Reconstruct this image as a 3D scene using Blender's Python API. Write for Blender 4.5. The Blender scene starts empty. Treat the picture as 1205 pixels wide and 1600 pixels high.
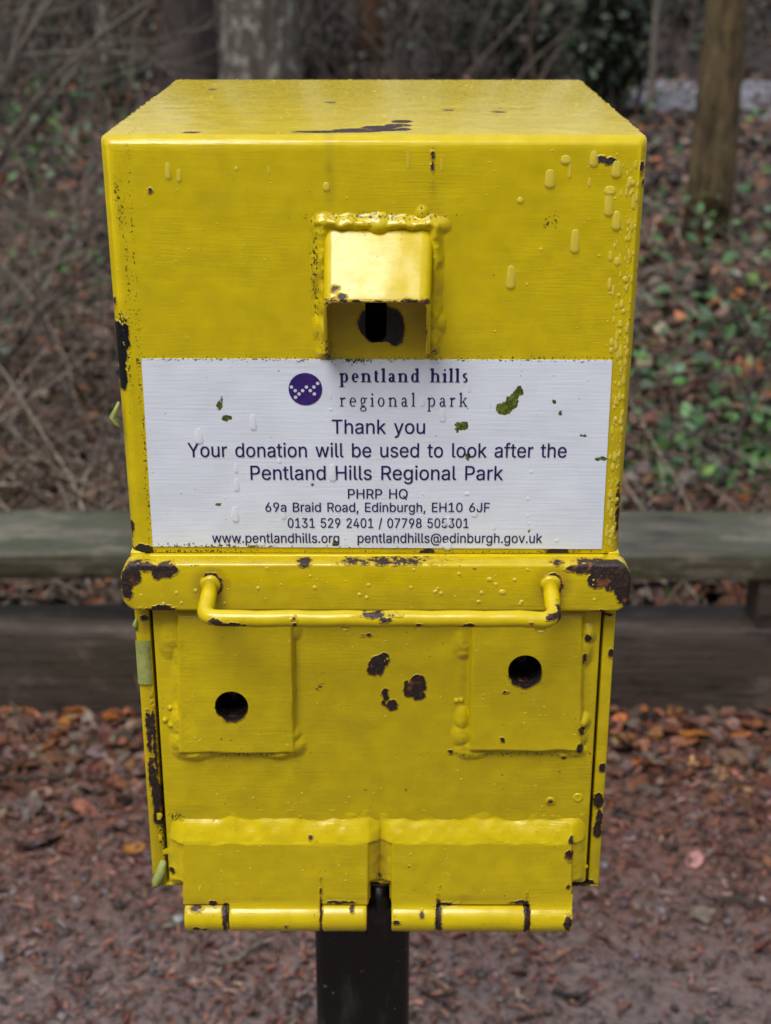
import bpy, bmesh, math, random
import numpy as np
from mathutils import Vector
random.seed(7)
rng = np.random.default_rng(7)
R = math.radians
scene = bpy.context.scene
col = scene.collection

# ---------------------------------------------------------------- camera, sky, sun, exposure
F_PX, PITCH, YAW = 2331.0, 0.37803, -0.004268          # focal length in photograph pixels, tilt down, turn
CAM = np.array([0.0101, -0.8406, 1.55])
cd = bpy.data.cameras.new('camera')
cam = bpy.data.objects.new('camera', cd)
col.objects.link(cam)
cam.location = CAM
cam.rotation_euler = (math.pi / 2 - PITCH, 0, -YAW)
cd.sensor_fit = 'VERTICAL'
cd.sensor_height = 24.0
cd.sensor_width = 18.0
cd.lens = 24.0 * F_PX / 1600.0
cd.clip_start = 0.02
cd.clip_end = 500
cd.dof.use_dof = True
cd.dof.focus_distance = 0.875
cd.dof.aperture_fstop = 7.2
scene.camera = cam

SUN_DIR = Vector((-0.28, -0.48, 1.0)).normalized()
sun_el = math.asin(SUN_DIR.z)
sun_rot = math.atan2(SUN_DIR.x, SUN_DIR.y)
w = bpy.data.worlds.new('World')
scene.world = w
w.use_nodes = True
wn = w.node_tree.nodes
wl = w.node_tree.links
wn.clear()
sky = wn.new('ShaderNodeTexSky')
sky.sky_type = 'NISHITA'
sky.sun_disc = False
sky.sun_elevation = sun_el
sky.sun_rotation = sun_rot
hs = wn.new('ShaderNodeHueSaturation')
hs.inputs['Saturation'].default_value = 0.28           # cloud-grey sky
bg = wn.new('ShaderNodeBackground')
bg.inputs['Strength'].default_value = 0.10
wo = wn.new('ShaderNodeOutputWorld')
wl.new(sky.outputs[0], hs.inputs['Color'])
wl.new(hs.outputs[0], bg.inputs['Color'])
wl.new(bg.outputs[0], wo.inputs['Surface'])
sd = bpy.data.lights.new('sun', 'SUN')
sd.energy = 1.5
sd.angle = R(34)
sd.color = (1.0, 0.97, 0.93)
so = bpy.data.objects.new('sun', sd)
so.rotation_euler = SUN_DIR.to_track_quat('Z', 'Y').to_euler()
so.location = (-2, -3, 6)
col.objects.link(so)
scene.view_settings.view_transform = 'Standard'
scene.view_settings.look = 'None'
scene.view_settings.exposure = 1.0
scene.view_settings.gamma = 1.0
scene.render.engine = 'CYCLES'

# ---------------------------------------------------------------- measuring helpers (photograph pixel -> point on a real plane)
_F = np.array([math.sin(YAW) * math.cos(PITCH), math.cos(YAW) * math.cos(PITCH), -math.sin(PITCH)])
_R = np.array([math.cos(YAW), -math.sin(YAW), 0.0])
_U = np.cross(_R, _F)


def ray(x, y):
    return _F + _R * (x - 602.5) / F_PX + _U * (800.0 - y) / F_PX


def P(x, y, Y=0.0):                    # on the vertical plane at depth Y
    d = ray(x, y)
    return CAM + d * ((Y - CAM[1]) / d[1])


def T(x, y, Z=0.0):                    # on the level plane at height Z
    d = ray(x, y)
    return CAM + d * ((Z - CAM[2]) / d[2])


Z_TOP = 1.55 - 0.1110
Z_MID = Z_TOP - 0.2498
Z_BOT = Z_TOP - 0.4946
WB, DB = 0.300, 0.315


# ---------------------------------------------------------------- object helpers
def tag(o, label=None, cat=None, group=None, kind=None):
    if label: o['label'] = label
    if cat: o['category'] = cat
    if group: o['group'] = group
    if kind: o['kind'] = kind
    return o


def empty(name, loc):
    o = bpy.data.objects.new(name, None)
    o.empty_display_size = 0.05
    col.objects.link(o)
    o.location = loc
    return o


def link(name, me, mats, parent=None, smooth=True, origin=None):
    o = bpy.data.objects.new(name, me)
    col.objects.link(o)
    for m in (mats if isinstance(mats, (list, tuple)) else [mats]):
        me.materials.append(m)
    if smooth:
        me.polygons.foreach_set('use_smooth', np.ones(len(me.polygons), dtype=bool))
    if parent is not None:
        o.parent = parent
        p, off = parent, Vector((0, 0, 0))
        while p is not None:
            off += p.location
            p = p.parent
        o.location = -off               # meshes are written in world coordinates
    return o


def np_mesh(name, v, f):
    """v (N,3) array, f (M,k) array of equal-sized faces"""
    v = np.asarray(v, dtype=np.float32)
    f = np.asarray(f, dtype=np.int32)
    me = bpy.data.meshes.new(name)
    me.vertices.add(len(v))
    me.vertices.foreach_set('co', v.ravel())
    k = f.shape[1]
    me.loops.add(f.size)
    me.loops.foreach_set('vertex_index', f.ravel())
    me.polygons.add(len(f))
    me.polygons.foreach_set('loop_start', np.arange(0, f.size, k, dtype=np.int32))
    me.polygons.foreach_set('loop_total', np.full(len(f), k, dtype=np.int32))
    me.update(calc_edges=True)
    me.validate()
    return me


def bm_mesh(name, bm):
    bmesh.ops.recalc_face_normals(bm, faces=bm.faces)
    me = bpy.data.meshes.new(name)
    bm.to_mesh(me)
    bm.free()
    return me


def bm_box(bm, x0, x1, y0, y1, z0, z1):
    vs = [bm.verts.new((x, y, z)) for z in (z0, z1) for y in (y0, y1) for x in (x0, x1)]
    for q in ((0, 2, 3, 1), (4, 5, 7, 6), (0, 1, 5, 4), (2, 6, 7, 3), (0, 4, 6, 2), (1, 3, 7, 5)):
        bm.faces.new([vs[i] for i in q])
    return vs


def smooth_by_angle(o, deg=35):
    me = o.data
    me.polygons.foreach_set('use_smooth', np.ones(len(me.polygons), dtype=bool))
    bm = bmesh.new()
    bm.from_mesh(me)
    for e in bm.edges:
        if len(e.link_faces) == 2 and e.calc_face_angle(0) > R(deg):
            e.smooth = False
    bm.to_mesh(me)
    bm.free()


def boolean_cut(me, cutters):
    """cut closed meshes out of me; cutters' faces take the last material slot"""
    o = bpy.data.objects.new('cut_work', me)
    col.objects.link(o)
    tmp = []
    for c in cutters:
        oc = bpy.data.objects.new('cutter_work', c)
        col.objects.link(oc)
        m = o.modifiers.new('cut', 'BOOLEAN')
        m.operation = 'DIFFERENCE'
        m.solver = 'EXACT'
        m.object = oc
        tmp.append(oc)
    dg = bpy.context.evaluated_depsgraph_get()
    out = bpy.data.meshes.new_from_object(o.evaluated_get(dg))
    for x in tmp + [o]:
        bpy.data.objects.remove(x, do_unlink=True)
    return out


def _hash(ix, iy, iz, seed):
    h = (ix * 374761393 + iy * 668265263 + iz * 2147483647 + seed * 974711) & 0xFFFFFFFF
    h = ((h ^ (h >> 13)) * 1274126177) & 0xFFFFFFFF
    return ((h ^ (h >> 16)) & 0xFFFF) / 65535.0


def vnoise(x, y, z=0.0, seed=0):
    x, y, z = np.broadcast_arrays(np.asarray(x, float), np.asarray(y, float), np.asarray(z, float))
    ix, iy, iz = np.floor(x).astype(np.int64), np.floor(y).astype(np.int64), np.floor(z).astype(np.int64)
    fx, fy, fz = x - ix, y - iy, z - iz
    fx, fy, fz = [f * f * (3 - 2 * f) for f in (fx, fy, fz)]
    r = 0
    for a in (0, 1):
        for b in (0, 1):
            for c in (0, 1):
                r = r + _hash(ix + a, iy + b, iz + c, seed) * (fx if a else 1 - fx) * (fy if b else 1 - fy) * (fz if c else 1 - fz)
    return r


def sstep(a, b, x):
    t = np.clip((x - a) / (b - a), 0, 1)
    return t * t * (3 - 2 * t)


def tube(points, radii, n=8, cap=True, jitter=0.0, seed=0):
    """tapered tube through points -> verts, quads"""
    pts = np.asarray(points, float)
    k = len(pts)
    radii = np.broadcast_to(np.asarray(radii, float), (k,))
    tan = np.gradient(pts, axis=0)
    tan /= np.linalg.norm(tan, axis=1)[:, None] + 1e-12
    up = np.array([0, 0, 1.0]) if abs(tan[0][2]) < 0.9 else np.array([1.0, 0, 0])
    V = []
    a = np.cross(tan[0], up)
    a /= np.linalg.norm(a)
    for i in range(k):
        a = a - tan[i] * (a @ tan[i])
        a /= np.linalg.norm(a)
        b = np.cross(tan[i], a)
        th = np.arange(n) * 2 * math.pi / n
        rr = radii[i] * (1 + jitter * (vnoise(np.cos(th) * 2 + 7, np.sin(th) * 2 + 7, i * 0.6, seed) - 0.5))
        V.append(pts[i] + np.outer(rr * np.cos(th), a) + np.outer(rr * np.sin(th), b))
    V = np.concatenate(V)
    fs = []
    for i in range(k - 1):
        for j in range(n):
            fs.append((i * n + j, i * n + (j + 1) % n, (i + 1) * n + (j + 1) % n, (i + 1) * n + j))
    if cap:
        V = np.vstack([V, pts[:1], pts[-1:]])
        c0, c1 = len(V) - 2, len(V) - 1
        for j in range(n):
            fs.append((j, c0, c0, (j + 1) % n) if False else (c0, (j + 1) % n, j, j))
            fs.append((c1, (k - 1) * n + j, (k - 1) * n + (j + 1) % n, (k - 1) * n + (j + 1) % n))
    return V, fs


class Geo:
    """collects verts and faces of several pieces of ONE part"""
    def __init__(self):
        self.v, self.f, self.n, self.c = [], [], 0, []

    def add(self, v, f, c=None):
        self.v.append(np.asarray(v, float))
        self.f += [tuple(dict.fromkeys(int(i) + self.n for i in q)) for q in f]
        self.n += len(v)
        if c is not None:
            self.c.append(np.broadcast_to(np.asarray(c, float), (len(v), 4)))
        return self

    def mesh(self, name):
        me = bpy.data.meshes.new(name)
        me.from_pydata(np.vstack(self.v).tolist(), [], self.f)
        me.update()
        if self.c:
            at = me.color_attributes.new('Col', 'FLOAT_COLOR', 'POINT')
            at.data.foreach_set('color', np.vstack(self.c).astype(np.float32).ravel())
        return me


# ---------------------------------------------------------------- materials
class N:
    def __init__(self, name):
        self.m = bpy.data.materials.new(name)
        self.m.use_nodes = True
        self.t = self.m.node_tree
        self.t.nodes.clear()
        self.out = self.t.nodes.new('ShaderNodeOutputMaterial')
        self.p = self.t.nodes.new('ShaderNodeBsdfPrincipled')
        self.t.links.new(self.p.outputs[0], self.out.inputs['Surface'])
        tc = self.t.nodes.new('ShaderNodeTexCoord')
        self.obj = tc.outputs['Object']

    def new(self, ty, **kw):
        n = self.t.nodes.new(ty)
        for k, v in kw.items():
            setattr(n, k, v)
        return n

    def put(self, sock, v):
        if hasattr(v, 'is_output') or isinstance(v, bpy.types.NodeSocket):
            self.t.links.new(v, sock)
        else:
            sock.default_value = v

    def math(self, op, a, b=None, c=None, clamp=False):
        n = self.new('ShaderNodeMath', operation=op, use_clamp=clamp)
        for i, v in enumerate((a, b, c)):
            if v is not None: self.put(n.inputs[i], v)
        return n.outputs[0]

    def vmath(self, op, a, b=None):
        n = self.new('ShaderNodeVectorMath', operation=op)
        self.put(n.inputs[0], a)
        if b is not None: self.put(n.inputs[1], b)
        return n.outputs['Value'] if op == 'LENGTH' else n.outputs[0]

    def scaled(self, sx, sy, sz):
        return self.vmath('MULTIPLY', self.obj, (sx, sy, sz))

    def noise(self, vec, scale, detail=2.0, rough=0.5, dist=0.0, col=False):
        n = self.new('ShaderNodeTexNoise')
        self.put(n.inputs['Vector'], vec)
        n.inputs['Scale'].default_value = scale
        n.inputs['Detail'].default_value = detail
        n.inputs['Roughness'].default_value = rough
        n.inputs['Distortion'].default_value = dist
        return n.outputs['Color'] if col else n.outputs['Fac']

    def voronoi(self, vec, scale, feature='F1', out='Distance'):
        n = self.new('ShaderNodeTexVoronoi', feature=feature)
        self.put(n.inputs['Vector'], vec)
        n.inputs['Scale'].default_value = scale
        return n.outputs[out]

    def ramp(self, v, a, b, lo=0.0, hi=1.0, smooth=True):
        n = self.new('ShaderNodeMapRange', interpolation_type='SMOOTHSTEP' if smooth else 'LINEAR')
        self.put(n.inputs['Value'], v)
        n.inputs['From Min'].default_value = a
        n.inputs['From Max'].default_value = b
        n.inputs['To Min'].default_value = lo
        n.inputs['To Max'].default_value = hi
        return n.outputs[0]

    def mix(self, f, a, b):
        n = self.new('ShaderNodeMix', data_type='RGBA')
        self.put(n.inputs[0], f)
        for s, v in ((n.inputs[6], a), (n.inputs[7], b)):
            self.put(s, (*v, 1.0) if isinstance(v, tuple) and len(v) == 3 else v)
        return n.outputs[2]

    def attr(self):
        n = self.new('ShaderNodeVertexColor', layer_name='Col')
        return n.outputs['Color']

    def bump(self, h, strength=1.0, dist=1.0):
        n = self.new('ShaderNodeBump')
        n.inputs['Strength'].default_value = strength
        n.inputs['Distance'].default_value = dist
        self.put(n.inputs['Height'], h)
        self.t.links.new(n.outputs[0], self.p.inputs['Normal'])

    def set(self, **kw):
        for k, v in kw.items():
            s = self.p.inputs[k.replace('_', ' ')]
            self.put(s, (*v, 1.0) if isinstance(v, tuple) and len(v) == 3 else v)
        return self


def chip(px, py, rx, ry, Y=0.0, top=False):
    """worn patch measured on the photograph -> centre and radii (m) in the thing's own space"""
    if top:
        c, a, b = T(px, py, Z_TOP), T(px + rx, py, Z_TOP), T(px, py + ry, Z_TOP)
        return c, (np.linalg.norm(a - c), np.linalg.norm(b - c), 0.012)
    c, a, b = P(px, py, Y), P(px + rx, py, Y), P(px, py + ry, Y)
    r1, r2 = np.linalg.norm(a - c), np.linalg.norm(b - c)
    return c, (r1, max(r1, r2, 0.009), r2)


def field(n, chips):
    cur = None
    for c, r in chips:
        d = n.vmath('LENGTH', n.vmath('MULTIPLY', n.vmath('SUBTRACT', n.obj, tuple(c)), tuple(1 / x for x in r)))
        m = min(r)
        d = n.math('MULTIPLY_ADD', d, m, -m)
        cur = d if cur is None else n.math('MINIMUM', cur, d)
    return cur


YELLOW = (0.63, 0.480, 0.002)
YELLOW2 = (0.55, 0.415, 0.002)


def paint(name, chips=(), mould=(), stain=(), speck=0.5, strokes=1.0, edge=0.0, chip_amp=0.0068, black=()):
    """thick brushed yellow gloss over steel: brush lines, runs, chips down to rust, mould specks"""
    n = N(name)
    o = n.obj
    strokes_n = n.noise(n.scaled(55, 320, 760), 1.0, 3.0, 0.6, 0.5)
    strokes_w = n.noise(n.scaled(9, 40, 120), 1.0, 1.0, 0.5, 0.3)
    patchy = n.ramp(n.noise(o, 14.0, 1.0), 0.35, 0.65, 0.15, 1.0)
    lump = n.noise(o, 42.0, 1.0)
    grain = n.noise(o, 900.0, 1.0)
    n1 = n.noise(o, 260.0, 3.0, 0.6)
    n2 = n.noise(o, 75.0, 2.0, 0.6)
    tone = n.ramp(n2, 0.25, 0.75)
    c = n.mix(tone, YELLOW, YELLOW2)
    c = n.mix(n.math('MULTIPLY', n.math('MULTIPLY', n.ramp(strokes_n, 0.60, 0.8), 0.17), patchy), c, (0.36, 0.235, 0.004))
    blot = n.ramp(n.noise(o, 17.0, 3.0, 0.6), 0.52, 0.78)
    c = n.mix(n.math('MULTIPLY', blot, 0.32), c, (0.42, 0.30, 0.012))
    if stain:
        fs = field(n, stain)
        fs = n.math('ADD', fs, n.math('MULTIPLY_ADD', n2, 0.012, -0.006))
        ms = n.math('MULTIPLY', n.ramp(fs, 0.003, -0.006), 0.55)
        c = n.mix(ms, c, (0.20, 0.105, 0.012))
    if mould:
        fm = field(n, mould)
        nz = n.noise(n.scaled(1.0, 1.0, 0.8), 640.0, 3.0, 0.72)
        fm = n.math('ADD', fm, n.math('MULTIPLY_ADD', nz, -0.020, 0.0114))
        mm = n.ramp(fm, 0.0006, -0.0008)
        c = n.mix(mm, c, n.mix(n1, (0.012, 0.014, 0.006), (0.05, 0.065, 0.012)))
    # chips
    nf = n.math('ADD', n.math('MULTIPLY', n1, 0.6), n.math('MULTIPLY', n2, 0.4))
    specks = n.math('MULTIPLY_ADD', n.noise(o, 430.0, 2.0, 0.5), -0.030, 0.030 * (0.765 - 0.025 * speck))
    gate = n.math('MULTIPLY', n.ramp(n.noise(o, 26.0, 2.0), 0.56, 0.38), 0.006)
    f = n.math('ADD', specks, gate)
    if chips:
        fc = n.math('ADD', field(n, chips), n.math('MULTIPLY_ADD', nf, chip_amp, -chip_amp * 0.52))
        f = n.math('MINIMUM', f, fc)
    if edge:
        g = n.new('ShaderNodeNewGeometry')
        fe = n.math('MULTIPLY_ADD', n.noise(o, 85.0, 3.0, 0.65), -0.05, 0.05 * (0.70 - edge))
        f = n.math('MINIMUM', f, fe)
    mask = n.ramp(f, 0.00022, -0.00022)
    lip = n.ramp(f, 0.0009, 0.0, 0.0, 1.0)
    rn = n.noise(o, 330.0, 4.0, 0.65)
    rust = n.mix(n.ramp(rn, 0.46, 0.72), (0.014, 0.008, 0.007), (0.075, 0.026, 0.014))
    rust = n.mix(n.math('MULTIPLY', n.ramp(n.noise(o, 150.0, 3.0), 0.56, 0.70), 0.9), rust, (0.20, 0.065, 0.018))
    ring = n.math('MULTIPLY', n.math('MULTIPLY', lip, n.math('SUBTRACT', 1.0, mask)), 0.42)
    c = n.mix(ring, c, (0.38, 0.17, 0.012))
    c = n.mix(mask, c, rust)
    if black:                                           # patches worn to the old black coat
        fb_ = n.math('ADD', field(n, black), n.math('MULTIPLY_ADD', nf, chip_amp, -chip_amp * 0.52))
        mb = n.ramp(fb_, 0.00022, -0.00022)
        c = n.mix(mb, c, (0.006, 0.006, 0.008))
        lip = n.math('MAXIMUM', lip, n.ramp(fb_, 0.0009, 0.0))
    h = n.math('MULTIPLY', n.math('MULTIPLY', strokes_n, patchy), 0.00024 * strokes)
    h = n.math('MULTIPLY_ADD', strokes_w, 0.00018 * strokes, h)
    h = n.math('MULTIPLY_ADD', lump, 0.0011, h)
    h = n.math('MULTIPLY_ADD', grain, 0.00002, h)
    h = n.math('MULTIPLY_ADD', mask, -0.0007, h)
    h = n.math('MULTIPLY_ADD', lip, 0.0005, h)
    h = n.math('MULTIPLY_ADD', n.math('MULTIPLY', mask, rn), 0.0011, h)
    n.bump(h)
    rough = n.math('ADD', n.math('MULTIPLY', mask, 0.30), n.ramp(n1, 0.2, 0.8, 0.15, 0.30))
    n.set(Base_Color=c, Roughness=rough, IOR=1.5)
    n.p.inputs['Specular IOR Level'].default_value = 0.55
    return n.m


def simple(name, c1, c2, scale, rough=0.8, bump=0.0, detail=4.0, stretch=(1, 1, 1), spec=0.3, attr=False, lo=0.35, hi=0.65):
    n = N(name)
    v = n.scaled(*stretch)
    f = n.noise(v, scale, detail, 0.6)
    c = n.mix(n.ramp(f, lo, hi), c1, c2)
    if attr:
        mx = n.new('ShaderNodeMix', data_type='RGBA', blend_type='MULTIPLY')
        mx.inputs[0].default_value = 1.0
        n.put(mx.inputs[6], n.attr())
        n.put(mx.inputs[7], c)
        c = mx.outputs[2]
    if bump:
        n.bump(n.math('MULTIPLY', f, bump))
    n.set(Base_Color=c, Roughness=rough)
    n.p.inputs['Specular IOR Level'].default_value = spec
    return n.m


def black_metal():
    n = N('black_painted_steel')
    sc = n.noise(n.scaled(60, 60, 14), 1.0, 5.0, 0.7)
    spk = n.noise(n.obj, 160, 3.0, 0.6)
    c = n.mix(n.math('MULTIPLY', n.ramp(sc, 0.55, 0.70), 0.7), (0.003, 0.003, 0.004), (0.05, 0.044, 0.042))
    c = n.mix(n.ramp(spk, 0.70, 0.72), c, (0.20, 0.19, 0.18))
    n.bump(n.math('MULTIPLY_ADD', sc, 0.0005, n.math('MULTIPLY', spk, 0.0002)))
    n.set(Base_Color=c, Roughness=n.ramp(sc, 0.3, 0.7, 0.16, 0.45))
    return n.m


def water_mat(name, tint, cover):
    """a bead of rain: half-clear gloss, its gathered light painted in as a bright tint"""
    n = N(name)
    n.set(Base_Color=tint, Roughness=0.05, IOR=1.4)  # tint paints in the brightness a drop gathers by refraction
    n.p.inputs['Specular IOR Level'].default_value = 0.8
    tr = n.new('ShaderNodeBsdfTransparent')
    m1 = n.new('ShaderNodeMixShader')
    m1.inputs[0].default_value = cover
    n.put(m1.inputs[1], tr.outputs[0])
    n.put(m1.inputs[2], n.p.outputs[0])
    n.put(n.out.inputs['Surface'], m1.outputs[0])
    return n.m


def label_mat():
    n = N('white_sticker')
    o = n.obj
    st = n.noise(n.scaled(30, 300, 640), 1.0, 3.0, 0.55, 0.35)
    blot = n.noise(o, 28.0, 3.0)
    c = n.mix(n.ramp(blot, 0.3, 0.75), (0.76, 0.805, 0.90), (0.70, 0.745, 0.84))
    gate = [chip(590, 560, 420, 1.5), chip(223, 700, 1.5, 170), chip(420, 862, 210, 7), chip(330, 859, 120, 8), chip(700, 868, 260, 5), chip(560, 561, 30, 6)]
    f = field(n, gate)
    nz = n.noise(o, 560.0, 3.0, 0.7)
    f = n.math('ADD', f, n.math('MULTIPLY_ADD', nz, -0.016, 0.0088))
    c = n.mix(n.ramp(f, 0.0006, -0.0006), c, n.mix(blot, (0.03, 0.035, 0.012), (0.075, 0.085, 0.02)))
    # torn flakes that bare the old green coat
    fl = [chip(788, 638, 13, 10), chip(800, 628, 9, 12), chip(811, 612, 6, 8), chip(806, 620, 5, 8), chip(722, 665, 10, 6.5), chip(714, 671, 3, 4),
          chip(343, 633, 5, 6), chip(354, 653, 7, 4), chip(347, 624, 2, 4), chip(731, 714, 4, 5), chip(939, 716, 9, 3), chip(342, 788, 4, 3),
          chip(875, 645, 2, 3), chip(910, 681, 4, 1.5), chip(866, 627, 2.5, 2.5), chip(489, 756, 3, 2), chip(827, 829, 2.5, 2.5), chip(523, 848, 4, 4)]
    nn = n.noise(o, 420.0, 3.0, 0.65)
    ff = n.math('ADD', field(n, fl), n.math('MULTIPLY_ADD', nn, 0.0034, -0.0018))
    m = n.ramp(ff, 0.00012, -0.00012)
    g = n.mix(n.ramp(nn, 0.4, 0.62), (0.05, 0.075, 0.008), (0.17, 0.20, 0.02))
    c = n.mix(m, c, g)
    tiny = n.ramp(n.noise(o, 300.0, 2.0), 0.755, 0.775)
    c = n.mix(n.math('MULTIPLY', tiny, 0.7), c, (0.16, 0.16, 0.12))
    h = n.math('MULTIPLY', st, 0.00016)
    h = n.math('MULTIPLY_ADD', m, -0.0003, h)
    h = n.math('MULTIPLY_ADD', n.noise(o, 42.0, 1.0), 0.0006, h)
    n.bump(h)
    n.set(Base_Color=c, Roughness=n.ramp(nn, 0.2, 0.8, 0.28, 0.45))
    return n.m


def leaf_mat(name, rough=0.45, trans=0.0):
    n = N(name)
    f = n.noise(n.obj, 90.0, 3.0, 0.6)
    c = n.mix(n.ramp(f, 0.3, 0.7, 0.0, 0.55), n.attr(), (0.02, 0.014, 0.01))
    n.bump(n.math('MULTIPLY', f, 0.004))
    n.set(Base_Color=c, Roughness=rough)
    n.p.inputs['Specular IOR Level'].default_value = 0.4
    return n.m


def wood_mat(name, c1, c2, moss, gl=0.45):
    n = N(name)
    g = n.noise(n.scaled(2.0, 22, 60), 1.0, 5.0, 0.65)
    big = n.noise(n.scaled(1.2, 5, 5), 2.2, 4.0, 0.6)
    c = n.mix(n.ramp(g, 0.3, 0.7), c1, c2)
    c = n.mix(n.ramp(big, 0.40, 0.66, 0.0, 0.8), c, moss)
    spots = n.noise(n.scaled(1, 2.2, 2.2), 7.0, 5.0, 0.72)
    c = n.mix(n.ramp(spots, 0.52, 0.68, 0.0, 0.75), c, tuple(min(1, 1.9 * v) for v in c2))
    c = n.mix(n.ramp(spots, 0.46, 0.30, 0.0, 0.85), c, (0.012, 0.010, 0.008))
    split = n.noise(n.scaled(1.1, 26, 26), 1.0, 3.0, 0.6)
    c = n.mix(n.ramp(n.math('ABSOLUTE', n.math('SUBTRACT', split, 0.5)), 0.012, 0.0, 0.0, 0.7), c, (0.008, 0.007, 0.006))
    n.bump(n.math('MULTIPLY_ADD', g, 0.004, n.math('MULTIPLY', spots, 0.004)))
    n.set(Base_Color=c, Roughness=gl)
    return n.m


def bark_mat(name, c1, c2, lichen, amt):
    n = N(name)
    g = n.noise(n.scaled(22, 22, 4.0), 1.0, 5.0, 0.7)
    l = n.noise(n.scaled(11, 11, 8.0), 1.0, 5.0, 0.7)
    c = n.mix(n.ramp(g, 0.3, 0.7), c1, c2)
    c = n.mix(n.ramp(l, 0.62 - amt, 0.70 - amt, 0.0, 0.9), c, lichen)
    n.bump(n.math('MULTIPLY_ADD', g, 0.045, n.math('MULTIPLY', l, 0.006)))
    n.set(Base_Color=c, Roughness=0.75)
    n.p.inputs['Specular IOR Level'].default_value = 0.25
    return n.m


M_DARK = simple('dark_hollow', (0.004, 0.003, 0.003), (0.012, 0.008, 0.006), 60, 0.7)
M_RUST = simple('rusty_steel', (0.02, 0.010, 0.008), (0.085, 0.03, 0.015), 220, 0.8, 0.0006)
M_POST = black_metal()
M_WATER = [water_mat('rain_on_yellow', (0.89, 0.74, 0.09), 0.55), water_mat('rain_on_white', (0.92, 0.95, 1.0), 0.55)]
M_INK = simple('indigo_ink', (0.020, 0.010, 0.085), (0.028, 0.016, 0.11), 300, 0.4)
M_LOGO = simple('violet_ink', (0.035, 0.014, 0.135), (0.045, 0.02, 0.16), 200, 0.4)
M_DOT = simple('white_ink', (0.64, 0.66, 0.74), (0.60, 0.62, 0.70), 200, 0.4)
M_TAPE = simple('pale_green_tape', (0.36, 0.40, 0.12), (0.27, 0.31, 0.08), 120, 0.55, 0.0006)

# ================================================================ THE DONATION BOX
BASE = Vector((-0.0135, 0.125, 0.0))
box = tag(empty('donation_box', BASE), 'weathered yellow steel donation box with white notice on a black post', 'donation box')

UP_CHIPS = [chip(628, 190, 16, 2.4, top=True), chip(622, 196, 20, 2.6, top=True), chip(630, 202, 12, 2.2, top=True), chip(596, 199, 28, 2.6, top=True), chip(600, 203, 24, 2.2, top=True), chip(560, 204, 40, 3.2, top=True), chip(505, 206, 45, 1.8, top=True),
            chip(298, 207, 12, 1.2, top=True), chip(332, 140, 7, 1.2, top=True), chip(516, 160, 10, 1, top=True), chip(780, 175, 12, 1.2, top=True), chip(700, 172, 9, 1, top=True),
            chip(676, 257, 2.6, 13), chip(939, 249, 8, 4.5), chip(955, 252, 8, 5), chip(1005, 262, 4, 9), chip(1001, 420, 2.5, 4), chip(1008, 288, 2.5, 5),
            chip(174, 475, 5, 8),
            chip(203, 827, 7, 11), chip(226, 860, 13, 9), chip(206, 862, 9, 3), chip(967, 778, 3.2, 14), chip(966, 812, 3.6, 22), chip(963, 866, 8, 5),
            chip(596, 506, 34, 28), chip(618, 515, 15, 24), chip(668, 862, 10, 4), chip(872, 862, 20, 4), chip(235, 299, 3, 4)]
UP_MOULD = [chip(182, 300, 4, 18), chip(190, 335, 4, 30), chip(208, 380, 1.2, 90), chip(199, 420, 2, 50), chip(190, 500, 8, 12), chip(200, 560, 3, 40), chip(855, 350, 5, 8),
            chip(868, 345, 4, 8), chip(300, 862, 100, 3.5), chip(520, 865, 150, 2), chip(800, 864, 130, 2), chip(580, 338, 80, 4), chip(492, 420, 5, 60),
            chip(512, 545, 8, 14), chip(678, 548, 6, 6), chip(217, 565, 4, 8), chip(226, 700, 2, 150), chip(600, 560, 340, 1.2), chip(840, 560, 40, 3)]
UP_STAIN = [chip(515, 260, 5, 45), chip(677, 290, 3, 22)]
M_UP = paint('yellow_paint_upper', UP_CHIPS, UP_MOULD, UP_STAIN, 0.35, black=[chip(180, 522, 16, 20), chip(182, 552, 16, 24), chip(190, 585, 9, 26), chip(197, 525, 5, 22), chip(226, 860, 13, 8), chip(590, 505, 30, 30), chip(612, 512, 20, 24)])
FL = -0.015
FL_CHIPS = [chip(925, 889, 38, 8, FL), chip(958, 896, 26, 20, FL), chip(935, 906, 16, 14, FL), chip(974, 915, 13, 26, FL), chip(979, 936, 6, 20, FL), chip(952, 917, 8, 6, FL),
            chip(222, 886, 24, 6, FL), chip(206, 896, 14, 11, FL), chip(198, 915, 9, 22, FL), chip(208, 905, 12, 9, FL), chip(260, 891, 17, 12, FL), chip(248, 896, 10, 9, FL), chip(250, 951, 20, 5, FL),
            chip(236, 955, 8, 6, FL), chip(612, 880, 34, 2.5, FL), chip(550, 880, 16, 2.0, FL), chip(475, 882, 8, 3, FL), chip(872, 880, 8, 3, FL), chip(700, 879, 10, 1.4, FL),
            chip(331, 913, 16.6, 17, FL), chip(863, 913, 16.6, 17, FL), chip(935, 957, 12, 3, FL)]
M_FL = paint('yellow_paint_flange', FL_CHIPS, [chip(300, 874, 90, 3, FL)], [chip(330, 914, 30, 28, FL), chip(862, 914, 30, 28, FL), chip(430, 878, 220, 5, FL), chip(800, 878, 160, 4, FL)], 0.5)
DR = -0.003
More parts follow.
